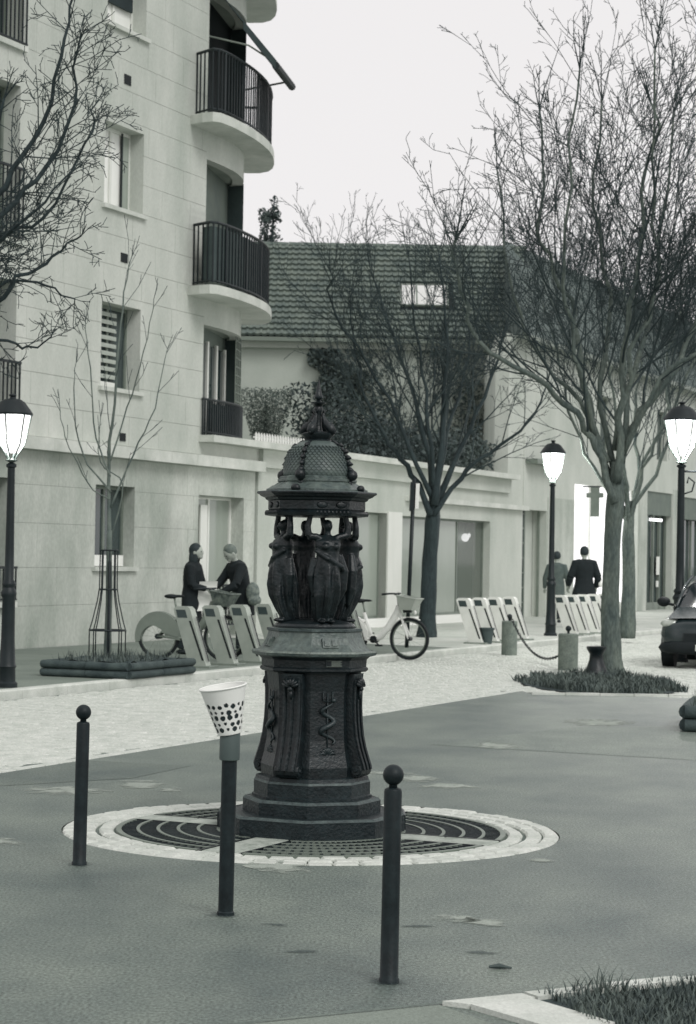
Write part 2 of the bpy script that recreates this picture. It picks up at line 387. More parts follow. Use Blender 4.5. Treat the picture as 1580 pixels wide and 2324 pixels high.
# far pavement with kerb stones
b = MB(); q = [st(-20, 13.08), st(-20, 18.32), st(140, 18.32), st(140, 13.08)]
b.add([(p.x, p.y, .10) for p in q][::-1], [(0, 1, 2, 3)]); pav = b.build('pavement', PAVE); tag(pav, kind='structure')
b = MB(); q = [st(35.5, 13.085), st(36.6, 18.27), st(140, 18.27), st(140, 13.085)]
b.add([(p.x, p.y, .104) for p in q][::-1], [(0, 1, 2, 3)]); tag(b.build('pale_pavement', PAVE2), kind='structure')
km = MB().bbox(-.497, .497, -.09, .09, -.02, .105, .015).mesh('kerb_stone', KERB)
for i in range(75): ob('kerb_stone', km, pav, st(14.5+i, 12.99), (0, 0, ROT))
# raised strip in front of the lamp on the left
# ------------------------------------------------------------------ circular paving round the fountain
RC = (FX, FY, 0)
b = MB(); b.add([(FX+1.49*cos(2*pi*i/64), FY+1.49*sin(2*pi*i/64), -.012) for i in range(64)], [tuple(range(64))])
ringp = b.build('paving', JOINT); tag(ringp, kind='structure')
rr = random.Random(11)
for (r0, r1, n) in ((1.392, 1.49, 62), (1.29, 1.388, 58), (1.182, 1.274, 52)):
    w = 2*pi*(r0+r1)/2/n-.012
    hw, hd = w/2, (r1-r0)/2-.003
    mm = MB().bbox(-hw, hw, -hd, hd, -.03, .006, .012).mesh('sett', SETT)
    for i in range(n):
        a = 2*pi*(i+rr.uniform(-.05, .05))/n
        ob('sett', mm, ringp, (FX+(r0+r1)/2*cos(a), FY+(r0+r1)/2*sin(a), rr.uniform(-.003, .005)), (0, 0, a+pi/2))
FROT = radians(20)
SLABM = mat('worn_slab', .36, .7, .3, 7, .2, 80, .15, 50, coord='World')
for k in range(4):                                         # stone strips on the diagonals
    a = FROT+pi/4+k*pi/2
    M = Matrix.Translation((FX, FY, 0)) @ Matrix.Rotation(a, 4, 'Z')
    for (x0, x1) in ((.5, .83), (.838, 1.172)):
        b = MB(); b.bbox(x0, x1, -.11, .11, -.02, .007, .006); o = b.build('slab', SLABM, ringp); o.matrix_world = M; o.matrix_parent_inverse = Matrix()
names = ['facing the camera in front of the fountain', 'to the right of the fountain', 'behind the fountain', 'to the left of the fountain']
for k in range(4):
    a0 = FROT-pi/2+k*pi/2
    gr = thing('iron_grate', 'dark cast iron grate sector '+names[k], 'grate', (FX, FY, 0), a0, 'grates around the fountain')
    half = .125
    def inside(x, y): return abs(y) < x-half*1.4142*1.0
    fr = MB(); bars = MB(); rg = MB()
    N = 26
    for i in range(N+1):                                   # radial bars (local x axis is the middle of the sector)
        an = lerp(-.72, .72, i/N)
        rs = [r for r in [.5+.01*j for j in range(67)] if abs(r*sin(an)) < r*cos(an)-half*1.414]
        if not rs: continue
        r0, r1 = min(rs), 1.165
        if r1-r0 < .05: continue
        c, s_ = cos(an), sin(an); M = Matrix.Rotation(an, 4, 'Z')
        bars.box(r0, r1, -.007, .007, -.02, .004, M)
    for r in (.56, .68, .80, .92, 1.04, 1.155):
        pts = []
        for i in range(41):
            an = lerp(-.78, .78, i/40)
            if abs(r*sin(an)) < r*cos(an)-half*1.414: pts.append(an)
        w = .010 if r < 1.1 else .016
        if len(pts) > 1:
            rgs = [[(ra*cos(an), ra*sin(an), z) for (ra, z) in ((r-w, -.02), (r+w, -.02), (r+w, .008), (r-w, .008))] for an in pts]
            rg.rings([[Vector(p) for p in q] for q in rgs], True, True)
    for s_ in (-1, 1):
        M = Matrix.Rotation(s_*pi/4, 4, 'Z')
        fr = MB(); fr.box(.5, 1.165, (-half-.016 if s_ > 0 else half-.002), (-half+.002 if s_ > 0 else half+.016), -.02, .007, M); fr.build('frame', IRON, gr)
    bars.build('bar', IRONS, gr)['kind'] = 'stuff'; rg.build('ring', GREYM, gr)['kind'] = 'stuff'
# dark pit under the grates
b = MB(); b.add([(FX+1.17*cos(2*pi*i/48), FY+1.17*sin(2*pi*i/48), -.01) for i in range(48)], [tuple(range(48))]); tag(b.build('soil_bed', SOIL), kind='structure')
# ------------------------------------------------------------------ fountain
fo = thing('drinking_fountain', 'ornate dark cast iron drinking fountain with four statues under a scaled dome', 'fountain', (FX, FY, 0), FROT)
def octa(a, c=None):
    c = a if c is None else c; t = c*sqrt(2)-a
    return [(a, -t), (a, t), (t, a), (-t, a), (-a, t), (-a, -t), (-t, -a), (t, -a)]
def oct_lathe(b, prof):
    b.rings([[Vector((x, y, z)) for x, y in octa(*(p[1:]))] for p in prof for z in (p[0],)], True, True); return b
def part(fn, name, m=IRON, smooth=False, parent=None, auto=None):
    b = MB(); fn(b); return b.build(name, m, parent or fo, smooth, None, auto)
part(lambda b: oct_lathe(b, [(-.02, .52), (.105, .52), (.118, .507), (.118, .3)]), 'base_slab', IRONS)
part(lambda b: oct_lathe(b, [(.116, .385), (.19, .385), (.205, .372), (.212, .30)]), 'step', IRONS)
part(lambda b: oct_lathe(b, [(.208, .335), (.222, .335), (.228, .325), (.30, .325), (.312, .318), (.335, .312), (.342, .28)]), 'plinth', IRONS)
part(lambda b: oct_lathe(b, [(.335, .285), (.40, .288), (.47, .272), (.56, .258), (.70, .252), (.85, .252), (.95, .262), (.975, .272), (.975, .2)]), 'pedestal')
def frieze(b):
    oct_lathe(b, [(.962, .29), (.972, .302), (.985, .302), (.992, .292), (1.035, .295), (1.05, .31), (1.056, .318), (1.056, .2)])
part(frieze, 'frieze')
def basin(b):
    oct_lathe(b, [(1.054, .322), (1.062, .345), (1.076, .350), (1.086, .345), (1.088, .318), (1.092, .315), (1.105, .302), (1.13, .282), (1.165, .266), (1.20, .258), (1.205, .266), (1.218, .266), (1.222, .255), (1.222, .1)])
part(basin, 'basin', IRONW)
EDGE = mat('bare_edge', .17, .45, .4, 14.0, .2, 60, .3, 60, spec=.4); EDGE_SHEEN = mat('scuffed_edge', .06, .5, .5, 10.0, .2, 60, .3, 60)  # sheen on the upper edges, put into the colour of thin strips
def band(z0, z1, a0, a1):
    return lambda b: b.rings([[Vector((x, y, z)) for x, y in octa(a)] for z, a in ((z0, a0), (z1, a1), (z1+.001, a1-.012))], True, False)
part(band(1.077, 1.088, .3515, .347), 'basin_rim', EDGE); part(band(2.0375, 2.0425, .3365, .333), 'cornice_edge', EDGE_SHEEN)
part(band(.1055, .1195, .5215, .508), 'slab_edge', EDGE_SHEEN); part(band(.1905, .2065, .3865, .373), 'step_edge', EDGE_SHEEN); part(band(.3005, .3135, .3265, .3195), 'plinth_edge', EDGE_SHEEN); part(band(1.206, 1.2195, .2675, .2675), 'upper_rim', EDGE_SHEEN)
def consoleprof(): return [(.20, .345), (.30, .338), (.338, .345), (.356, .362), (.362, .385), (.356, .41), (.342, .45), (.322, .51), (.305, .58), (.294, .67), (.289, .76), (.290, .85), (.296, .92), (.300, .955), (.20, .955)]
def console(b):
    b.slab_xz(consoleprof(), -.068, .068)
    for y in (-.046, 0, .046):                              # raised fluting
        pts = [(x+.004, y, z) for x, z in consoleprof()[4:-2]]
        b.tube(pts, .011, 5)
    for s_ in (-1, 1):                                     # scroll ends
        b.tube([(.325, s_*.066, .385), (.325, s_*.078, .385)], [.035, .030], 14); b.tube([(.325, s_*.076, .385), (.325, s_*.086, .385)], [.015, .010], 10)
def shell(b):
    for i in range(7):
        a = radians(-70+i*23.3)
        b.tube([(.306, 0, .875), (.322, .03*sin(a), .875+.03*cos(a)), (.310, .056*sin(a), .88+.05*cos(a))], [.006, .012, .009], 6)
    b.ball((.315, 0, .865), .017, 10, 6); b.tube([(.312, 0, .86), (.308, 0, .82), (.301, 0, .80)], [.014, .012, .003], 6)
cm = MB(); console(cm); cme = cm.mesh('console', IRON); sm_ = MB(); shell(sm_); sme = sm_.mesh('shell_ornament', IRON, True)
for k in range(4):
    c = ob('console', cme, fo, None, (0, 0, pi/4+k*pi/2)); ob('shell_ornament', sme, c)
def serpent(b):                                            # on the -y faces: trident, coiling serpent, water plants
    y = -.263
    b.tube([(0, y, .46), (0, y+.004, .84)], .005, 6)
    for dx in (-.03, .03): b.tube([(0, y, .79), (dx, y, .80), (dx, y, .85)], .004, 5)
    pts = []; rad = []
    for i in range(40):
        t = i/39; z = .54+.25*t
        pts.append((.045*sin(t*4.2*pi+.6)*(1-.25*t), y-.004-.012*cos(t*4.2*pi+.6), z)); rad.append(.004+.012*sin(pi*min(t*1.05, 1))**.7)
    b.tube(pts, rad, 7); b.ball((pts[-1][0], y-.015, .80), .017, 8, 6, (1, .8, .8))
    for i in range(7):
        a = radians(-75+i*25)
        b.tube([(0, y, .47), (.03*sin(a), y-.008, .47+.035*cos(a)+.01), (.062*sin(a), y-.003, .46+.06*cos(a))], [.005, .012, .002], 5)
se = MB(); serpent(se); sem = se.mesh('serpent_relief', mat('worn_iron', .026, .4, .4, 12.0, .2, 60), True)
for k in range(4): ob('serpent_relief', sem, fo, None, (0, 0, k*pi/2))
pl = part(lambda b: b.box(-.03, .075, -.3, -.297, 1.0, 1.038), 'plaque', IRON2)
PLT = mat('plaque_print', .22, .6)
def plq(b):
    for i in range(5): b.box(.005, .07-.008*(i % 2), -.3022, -.3003, 1.0045+i*.0065, 1.0078+i*.0065)
    b.box(-.028, .073, -.3022, -.3003, 1.0358, 1.037); b.box(-.028, .073, -.3022, -.3003, 1.0005, 1.0018)
part(plq, 'lettering', PLT, parent=pl)
part(lambda b: b.tube([(-.013, -.3003, 1.019), (-.013, -.303, 1.019)], .011, 14), 'emblem', BLACK, parent=pl)
def bpanel(b):                                             # small cartouche and tap button on each basin slope
    M = Matrix.Translation((0, -.288, 1.14)) @ Matrix.Rotation(radians(-20), 4, 'X')
    b.box(-.05, .05, -.006, .01, -.03, .03, M); b.box(-.04, -.005, -.012, 0, -.02, .015, M); b.box(.008, .04, -.012, 0, -.02, .015, M)
bp = MB(); bpanel(bp); bpm = bp.mesh('cartouche', IRONW)
for k in range(4): ob('cartouche', bpm, fo, None, (0, 0, k*pi/2+pi/4*0))
def plat(b): b.lathe([(.243, 1.20), (.247, 1.235), (.238, 1.248), (.21, 1.258), (.12, 1.275), (.04, 1.28)], 32)
part(plat, 'statue_base', smooth=True, auto=35)
# statues: robed figures with raised arms (one continuous surface each)
def statue(seed):
    b = MB(); n = 36; sgn = 1 if seed % 2 == 0 else -1
    secs = [(0, .07, .07, 0), (.03, .085, .075, 0), (.12, .102, .09, -.025), (.25, .118, .108, -.05), (.36, .116, .106, -.058), (.46, .114, .102, -.066), (.55, .108, .096, -.074),
            (.63, .096, .085, -.078), (.69, .10, .085, -.08), (.745, .112, .094, -.082), (.79, .108, .076, -.078), (.825, .07, .05, -.072), (.85, .03, .03, -.07)]
    rings = []
    for (z, rx, ry, oy) in secs:
        fold = .17*max(0, min(1, (.64-z)/.22)); loop = []
        for j in range(n):
            a = 2*pi*j/n
            k = 1+fold*sin(7*a+z*4+seed)+fold*.55*sin(12*a-z*7)+.10*max(0, min(1, (.5-z)/.3))*cos(2*(a-1.2*sgn))
            knee = .030*math.exp(-((z-.40)/.14)**2)*max(0, cos(a+pi/2-.5*sgn))**3
            loop.append(Vector((rx*cos(a)*k, (ry+knee)*sin(a)*k+oy, z)))
        rings.append(loop)
    b.rings(rings)
    b.tube([(0, -.07, .82), (0, -.073, .89)], [.03, .026], 10)                      # neck, head, hair
    b.ball((0, -.078, .935), .047, 14, 10, (.82, .95, 1.15)); b.ball((0, -.058, .955), .047, 12, 8, (.95, .9, .95))
    b.ball((0, -.015, .94), .024, 8, 6); b.ball((0, -.125, .925), .009, 6, 5, (1, 1.2, 1.6))
    for s_ in (-1, 1):
        hz = 1.05+.01*s_*sgn
        b.tube([(s_*.06, -.074, .805), (s_*.105, -.072, .83), (s_*.172, -.075, .84+.01*s_)], [.038, .036, .032], 10)
        b.tube([(s_*.170, -.075, .838), (s_*.178, -.074, .93), (s_*.152, -.068, hz)], [.032, .027, .022], 10)
        b.ball((s_*.148, -.068, hz+.008), .028, 8, 6)
        b.ball((s_*.046, -.155, .735), .034, 10, 7)                                  # bust
        b.ball((s_*.04, -.09, .008), .03, 8, 6, (.8, 1.7, .7))                       # feet
    # sash and hanging cloak
    b.tube([(-.12*sgn, -.10, .70), (-.03*sgn, -.17, .62), (.10*sgn, -.15, .54), (.135*sgn, -.08, .50)], [.018, .024, .026, .02], 8)
    b.tube([(.11*sgn, -.06, .66), (.15*sgn, -.06, .5), (.145*sgn, -.05, .32), (.10*sgn, -.04, .16)], [.03, .045, .04, .012], 9)
    b.tube([(-.105*sgn, -.05, .62), (-.135*sgn, -.05, .45), (-.11*sgn, -.045, .25)], [.03, .036, .012], 9)
    for v in range(len(b.v)): x, y, z = b.v[v]; b.v[v] = (x*.71, y*.72, z*.612)
    return voxel(b, 'statue', IRON, .0052, 1)
sts = [statue(0), statue(1)]
for k in range(4):
    a = k*pi/2; r = .155
    ob('statue', sts[k % 2], fo, (r*sin(a), -r*cos(a), 1.262), (0, 0, a))
for sx_ in (-1, 1):                                        # low iron blocks on either side of the foot
    b = MB(); M = Matrix.Rotation(-FROT, 4, 'Z') @ Matrix.Translation((sx_*.45, .17, 0)); b.bbox(-.12, .12, -.14, .16, -.01, .105, .012, M); b.build('foot_block', IRONS, fo)
def entab(b):
    oct_lathe(b, [(1.89, .24), (1.897, .288), (1.912, .293), (1.922, .28), (1.928, .268), (1.935, .272), (1.985, .272), (1.992, .285), (2.003, .29), (2.012, .312), (2.022, .322), (2.03, .336), (2.037, .336), (2.041, .30), (2.041, .1)])
part(entab, 'entablature')
def modil(b):
    for k in range(4):
        a = k*pi/2
        for i in range(-4, 5):
            M = Matrix.Rotation(a, 4, 'Z') @ Matrix.Translation((i*.024, -.288, 1.915))
            b.ball((0, 0, 0), .010, 6, 5, (1, 1, 1.3), M)
            b2 = Matrix.Rotation(a, 4, 'Z')
        for i in (-1, 1):
            M = Matrix.Rotation(a, 4, 'Z') @ Matrix.Translation((i*.06, -.274, 1.96)); b.ball((0, 0, 0), .022, 8, 6, (1.6, .3, .9), M)
part(modil, 'frieze_ornament', smooth=True)['kind'] = 'stuff'
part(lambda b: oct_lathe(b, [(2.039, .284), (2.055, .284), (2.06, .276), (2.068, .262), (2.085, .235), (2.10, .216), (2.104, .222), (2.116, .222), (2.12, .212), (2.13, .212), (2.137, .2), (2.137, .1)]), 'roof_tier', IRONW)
dprof = [(.200, 2.135), (.207, 2.155), (.206, 2.185), (.199, 2.22), (.187, 2.255), (.168, 2.29), (.143, 2.318), (.110, 2.342), (.09, 2.350)]
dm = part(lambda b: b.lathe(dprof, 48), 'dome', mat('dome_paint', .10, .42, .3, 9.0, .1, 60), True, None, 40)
def dscales(b):
    rows = 12
    for i in range(rows):
        z = 2.152+.185*(1-(1-i/rows)**1.0); r = interp(z, [p[1] for p in dprof], [p[0] for p in dprof]); r2 = interp(z-.02, [p[1] for p in dprof], [p[0] for p in dprof])
        n = 44
        for j in range(n):
            a = 2*pi*(j+.5*(i % 2))/n; w = pi*r/n
            def P(rr_, da, zz): return (rr_*cos(a+da), rr_*sin(a+da), zz)
            b.add([P(r+.001, -w/r, z), P(r+.001, w/r, z), P(r2+.003, .75*w/r, z-.008), P(r2+.004, 0, z-.016), P(r2+.003, -.75*w/r, z-.008)], [(4, 3, 2, 1, 0)])
part(dscales, 'fish_scale', MATS['dome_paint'], parent=dm)['kind'] = 'stuff'
def rib(b):
    b.tube([(r+.004, 0, z) for r, z in dprof], .010, 6)
    for i in range(5):
        z = 2.175+i*.037; r = interp(z, [p[1] for p in dprof], [p[0] for p in dprof])
        b.tube([(r, 0, z-.006), (r+.018, 0, z+.002), (r+.036, 0, z-.004)], [.018, .016, .005], 6)
rb = MB(); rib(rb); rbm = rb.mesh('rib', IRON, True)
kn = MB(); kn.ball((.234, 0, 2.142), .033, 14, 10); kn.tube([(.18, 0, 2.125), (.232, 0, 2.122)], [.03, .02], 8); kn.tube([(.21, 0, 2.11), (.225, 0, 2.075)], [.02, .012], 8); knm = kn.mesh('knob', IRON, True)
k2 = MB(); k2.ball((.292, 0, 2.06), .023, 10, 8, (1, 1.3, 1)); k2m = k2.mesh('small_knob', IRON, True)
for k in range(4):
    a = pi/4+k*pi/2
    ob('rib', rbm, dm, None, (0, 0, a)); ob('knob', knm, fo, None, (0, 0, a)); ob('small_knob', k2m, fo, None, (0, 0, a))
part(lambda b: b.lathe([(.10, 2.338), (.088, 2.35), (.078, 2.36), (.085, 2.372), (.098, 2.384), (.10, 2.395), (.085, 2.402), (.03, 2.41), (.022, 2.44), (.018, 2.5), (.024, 2.53), (.03, 2.545), (.022, 2.56), (.028, 2.572), (.045, 2.578), (.047, 2.586), (.02, 2.59),
      (.01, 2.6), (.024, 2.61), (.026, 2.622), (.018, 2.64), (.012, 2.67), (.007, 2.70), (.001, 2.73)], 16), 'finial', smooth=True, auto=50)
def dolphin(b):
    b.tube([(.088, 0, 2.392), (.098, 0, 2.408), (.082, 0, 2.432), (.056, 0, 2.452), (.038, 0, 2.482), (.03, 0, 2.51), (.042, 0, 2.535)], [.015, .028, .029, .023, .016, .010, .004], 8)
    b.tube([(.095, 0, 2.405), (.118, 0, 2.398)], [.014, .006], 7)
    for s_ in (-1, 1): b.tube([(.036, 0, 2.52), (.045, s_*.02, 2.54)], [.006, .002], 5)
    b.tube([(.08, 0, 2.445), (.094, 0, 2.472)], [.008, .002], 5)
dl = MB(); dolphin(dl); dlm = dl.mesh('dolphin', IRON, True)
for k in range(4): ob('dolphin', dlm, fo, None, (0, 0, pi/4+k*pi/2))

# ------------------------------------------------------------------ bollards and the basket post
def bollard(x, y, label, lean):
    t = thing('bollard', label, 'bollard', (x, y, 0), 0, 'iron bollards on the plaza'); t.rotation_euler = lean
    MB().lathe([(.040, -.01), (.040, .015), (.036, .02), (.035, .30), (.035, .742), (.032, .752), (.02, .757)], 24).build('post', BOLL, t, True, None, 40)
    MB().lathe([(.017, .755), (.016, .768), (.02, .772)]+[(.041*sin(pi*i/14), .806-.041*cos(pi*i/14)) for i in range(2, 14)]+[(.001, .847)], 24).build('ball', BOLL, t, True)
    return t
bollard(-1.39, 11.46, 'dark iron bollard with a ball top at the left edge of the sett ring', (0, radians(.5), 0))
bollard(.19, 8.43, 'nearest dark iron bollard with a ball top, right in front of the fountain', (0, radians(.3), 0))
t = thing('post', 'plain dark round post with a wider grey collar under the white basket', 'post', (-.53, 9.94, 0))
t.rotation_euler = (0, radians(.4), 0)
MB().lathe([(.040, -.01), (.040, .015), (.035, .02), (.035, .80), (.03, .805)], 24).build('shaft', BOLL, t, True, None, 40)
MB().lathe([(.036, .708), (.046, .712), (.047, .72), (.047, .845), (.044, .85), (.01, .85)], 24).build('collar', mat('collar_grey', .085, .6, .15, 5), t, True, None, 40)
bk = thing('waste_basket', 'white perforated plastic basket tilted on top of the round post', 'basket', (-.527, 9.94, .835)); bk.rotation_euler = (radians(4), radians(-9), 0)
def hole_shell(r0, r1, z0, z1, nth, nz, holes, t=.0025):
    b = MB(); keep = []
    for i in range(nz+1):
        r = lerp(r0, r1, i/nz); z = lerp(z0, z1, i/nz)
        for j in range(nth): a = 2*pi*j/nth; b.v.append((r*cos(a), r*sin(a), z))
    off = len(b.v)
    for i in range(nz+1):
        r = lerp(r0, r1, i/nz)-t; z = lerp(z0, z1, i/nz)
        for j in range(nth): a = 2*pi*j/nth; b.v.append((r*cos(a), r*sin(a), z))
    for i in range(nz):
        zm = lerp(z0, z1, (i+.5)/nz); r = lerp(r0, r1, (i+.5)/nz)
        for j in range(nth):
            a = 2*pi*(j+.5)/nth
            if any(math.hypot(((a-ha+pi) % (2*pi)-pi)*r, zm-hz) < hr for ha, hz, hr in holes): continue
            j2 = (j+1) % nth; A = (i*nth+j, i*nth+j2, (i+1)*nth+j2, (i+1)*nth+j)
            b.f.append(A); b.f.append(tuple(off+q for q in A[::-1]))
    return b
rr = random.Random(3); holes = []
for i, z in enumerate((.022, .05, .078, .106, .134)):
    r = lerp(.056, .106, z/.22); n = int(2*pi*r/.031)
    for j in range(n): holes.append((2*pi*(j+.5*(i % 2))/n, z+.004*rr.uniform(-1, 1), rr.choice((.0075, .0105, .0125))))
hole_shell(.056, .107, 0, .215, 150, 62, holes).build('shell', WHITE2, bk, False)
MB().tube([(.108*cos(2*pi*i/40), .108*sin(2*pi*i/40), .215) for i in range(41)], .0045, 6, False).build('rim', WHITE2, bk, True)
MB().lathe([(.001, .002), (.055, .002), (.055, -.003), (.001, -.003)], 24, cap=False).build('bottom', WHITE2, bk)
hole_shell(.0535, .0875, .003, .152, 40, 2, [], .001).build('liner', mat('bin_liner', .03, .5, .2), bk)  # dark inner sleeve painted in for the shade inside the basket
# ------------------------------------------------------------------ apartment building on the left
B0 = 22.0
U0 = 22.0; UC = 35.93
ab = thing('apartment_building', 'pale stone apartment block with rounded corner balconies on the left', 'building', st(B0, FW), ROT)
def L(u): return u-B0
TOP = 16.2
cols = (32.1, 33.48)
wz = [(1.42, 2.82), (4.5, 5.95), (7.62, 9.05), (10.75, 12.2), (13.8, 15.2)]
wins = [(L(cols[0]), L(cols[1]), a, b) for a, b in wz]
lwin = [(L(27.9), L(29.38), a, b) for a, b in ((.86, 2.82), (3.75, 5.95), (6.6, 9.05), (9.7, 12.2), (12.8, 15.2))]
upper = (0, L(UC), 3.5, TOP)
hole_all = wins+lwin
wall = MB()
for (x0, x1, z0, z1) in sub_rects([(0, L(UC), 3.3, TOP)], hole_all): wall.box(x0, x1, .03, .55, z0, z1)
wall.box(0, L(39.2), 2.2, 12, 3.9, TOP)
wall.build('wall', STONE, ab)
gw = MB(); GH = wins[:1]+lwin[:1]+[(L(35.95), L(37.88), .12, 2.77)]
for (x0, x1, z0, z1) in sub_rects([(0, L(38.4), 0, 3.3)], GH): gw.box(x0, x1, .08, .55, z0, z1)
gw.box(0, L(38.4), .75, 1.0, 0, 3.3)
gw.build('ground_floor_wall', STONE_D, ab)
# stone cladding, panel by panel
rr = random.Random(21); holes = hole_all
z = 3.52; row = 0
while z < TOP-.1:
    h = .515; x = -rr.uniform(0, 1.0)
    while x < L(UC):
        l = rr.choice((1.1, 1.35, 1.6)); x1 = x+l
        a0, a1 = max(x, L(26.5)), min(x1, L(UC))
        if a1-a0 > .05:
            for (p0, p1, q0, q1) in sub_rects([(a0+.003, a1-(.003 if a1 < L(UC) else 0), z+.003, min(z+h, TOP)-.003)], holes):
                if p1-p0 > .02 and q1-q0 > .02: blk('panel', STONE, ab, p0, p1, 0-rr.uniform(0, .002), .029, q0, q1)
        x = x1
    z += h; row += 1
z = .0
for h in (.78, .62, .72, .62, .56):
    x = L(26.5)-rr.uniform(0, 1)
    while x < L(38.4):
        l = rr.choice((1.5, 1.9, 2.3)); a0, a1 = x, min(x+l, L(38.38))
        for (p0, p1, q0, q1) in sub_rects([(a0+.002, a1-.002, z+.002, z+h-.002)], GH):
            if p1-p0 > .02 and q1-q0 > .02: blk('panel', STONE_D, ab, p0, p1, .05-rr.uniform(0, .002), .079, q0, q1)
        x += l
    z += h
# string course
for i in range(12):
    a = 26.3+i*1.02
    if a > 38.3: break
    blk('string_course', CONC, ab, L(a), min(L(a+1.015), L(38.42)), -.16, .06, 3.3, 3.50+.002*(i % 2))
blk('wall_fill', STONE, ab, L(35.93), L(38.42), .0, .5, 3.505, 3.75)
blk('soffit', CONC, ab, 0, L(26.29), -.16, .06, 3.3, 3.50)
SLAT = mat('shutter_slat', .42, .6, .1, 3)
def window(x0, x1, z0, z1, style, parent=ab, y=.27):
    w = MB()
    fr = WHITE if style != 'dark' else GREYM
    t = .06
    w.box(x0, x1, y, y+.06, z0, z0+t).box(x0, x1, y, y+.06, z1-t, z1).box(x0, x0+t, y+.001, y+.059, z0+t, z1-t).box(x1-t, x1, y+.001, y+.059, z0+t, z1-t)
    xm = (x0+x1)/2; w.box(xm-.035, xm+.035, y+.001, y+.059, z0+t, z1-t)
    o = w.build('window', fr, parent)
    pm = {'white': WHITE2, 'dark': DARKG, 'grey': GREYG}[style if style in ('white', 'grey') else 'dark']
    blk('pane', pm, o, x0+t, xm-.036, y+.03, y+.036, z0+t, z1-t); blk('pane', pm, o, xm+.036, x1-t, y+.03, y+.036, z0+t, z1-t)
    return o
for i, (w, style) in enumerate(zip(wins, ('dark', 'dark', 'white', 'white', 'dark'))):
    o = window(*w, style)
    blk('sill', CONC, o, w[0]-.08, w[1]+.08, -.07 if i else -.02, .27, w[2]-.075, w[2]-.004)
    if i == 1:                                             # half-lowered slatted shutter
        for k in range(9): blk('shutter_slat', SLAT, o, w[0]+.065, (w[0]+w[1])/2+.25, .235, .262, w[2]+.18+k*.135, w[2]+.25+k*.135)
        blk('shutter_bottom', WHITE, o, w[0]+.065, (w[0]+w[1])/2+.25, .225, .262, w[2]+.01, w[2]+.12)
    if i == 0: blk('white_panel', WHITE2, o, w[0]+.065, w[1]-.065, .22, .262, w[2]+.01, w[2]+.2)
    if i == 2: blk('casement', GREYG, o, w[1]-.30, w[1]-.07, .262, .27, w[2]+.07, w[3]-.07); blk('casement_bar', IRON2, o, w[1]-.34, w[1]-.30, .25, .268, w[2]+.03, w[3]-.03)
    if i == 3: blk('curtain', INTER, o, w[0]+.1, w[1]-.1, .22, .262, w[2]+.45, w[3]-.08)
for i, w in enumerate(lwin):
    o = window(*w, 'dark', y=.30)
    r = MB(); zt = w[2]+(1.15 if i > 1 else (.92 if i else .56))
    r.box(w[0]-.02, w[1]+.10, -.06, -.02, zt-.04, zt); r.box(w[0]-.02, w[1]+.10, -.055, -.025, w[2]+.02, w[2]+.05)
    n = 13
    for k in range(n+1): x = lerp(w[0]-.01, w[1]+.08, k/n); r.box(x-.012, x+.012, -.05, -.03, w[2]+.051, zt-.041)
    r.build('railing', IRON2, o)['kind'] = 'stuff'
    blk('sill', CONC, o, w[0]-.08, w[1]+.1, -.07, .27, w[2]-.09, w[2]-.004)
blk('wall_vent', BLACK, ab, L(32.72), L(32.95), -.015, .01, 9.80, 9.97); blk('wall_vent', BLACK, ab, L(32.72), L(32.95), -.015, .01, 6.70, 6.86); blk('wall_vent', BLACK, ab, L(32.80), L(33.0), -.015, .01, 3.60, 3.74)
# ground floor window by the corner
o = window(L(35.95), L(37.88), .12, 2.77, 'grey', y=.32)
blk('curtain', WHITE, o, L(36.5), L(36.78), .28, .315, .2, 2.6); blk('curtain', WHITE, o, L(35.98), L(36.15), .28, .315, .2, 2.68)
r = MB(); r.box(L(35.95), L(38.02), -.10, -.06, 1.06, 1.10)
for k in range(16): x = lerp(L(35.97), L(38.0), k/15); r.box(x-.012, x+.012, -.092, -.068, .35, 1.06)
r.box(L(35.95), L(38.02), -.095, -.065, .32, .35); r.build('railing', IRON2, o)['kind'] = 'stuff'
blk('sill', CONC, o, L(35.9), L(38.05), -.12, .3, .20, .30) if False else None
# rounded corner
curve = [(35.93, 0), (36.3, .003), (36.6, .012), (36.9, .035), (37.2, .07), (37.5, .125), (37.8, .2), (38.1, .3), (38.4, .43), (38.7, .60), (38.95, .80), (39.12, 1.02), (39.24, 1.3), (39.3, 1.65), (39.3, 2.4)]
def offs(c, d):
    out = []
    for i, p in enumerate(c):
        a = Vector(c[max(i-1, 0)]); q = Vector(c[min(i+1, len(c)-1)]); t = (q-a).normalized(); out.append((p[0]+t.y*d, p[1]-t.x*d))
    return out
def strip(c_out, c_in, z0, z1):
    b = MB(); b.rings([[Vector((L(o[0]), o[1], z0)), Vector((L(o[0]), o[1], z1)), Vector((L(i[0]), i[1], z1)), Vector((L(i[0]), i[1], z0))] for o, i in zip(c_out, c_in)]); return b
cin = offs(curve, -.22)
floors = [3.88, 6.58, 9.74, 12.88]
heads = [5.95, 9.05, 12.2]
for i, (z0, z1) in enumerate(((5.95, 6.42), (9.05, 9.57), (12.2, 12.7), (15.2, TOP))):
    strip(curve, cin, z0, z1).build('spandrel', STONE, ab, True, None, 30)
for i in range(3):
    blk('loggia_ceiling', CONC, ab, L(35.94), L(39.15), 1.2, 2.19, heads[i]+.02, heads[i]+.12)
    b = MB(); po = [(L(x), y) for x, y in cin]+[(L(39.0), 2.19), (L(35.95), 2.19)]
    b.prism(po, heads[i]+.03, heads[i]+.13); b.build('loggia_ceiling', mat('loggia_soffit', .30, .9, .1, 2), ab)
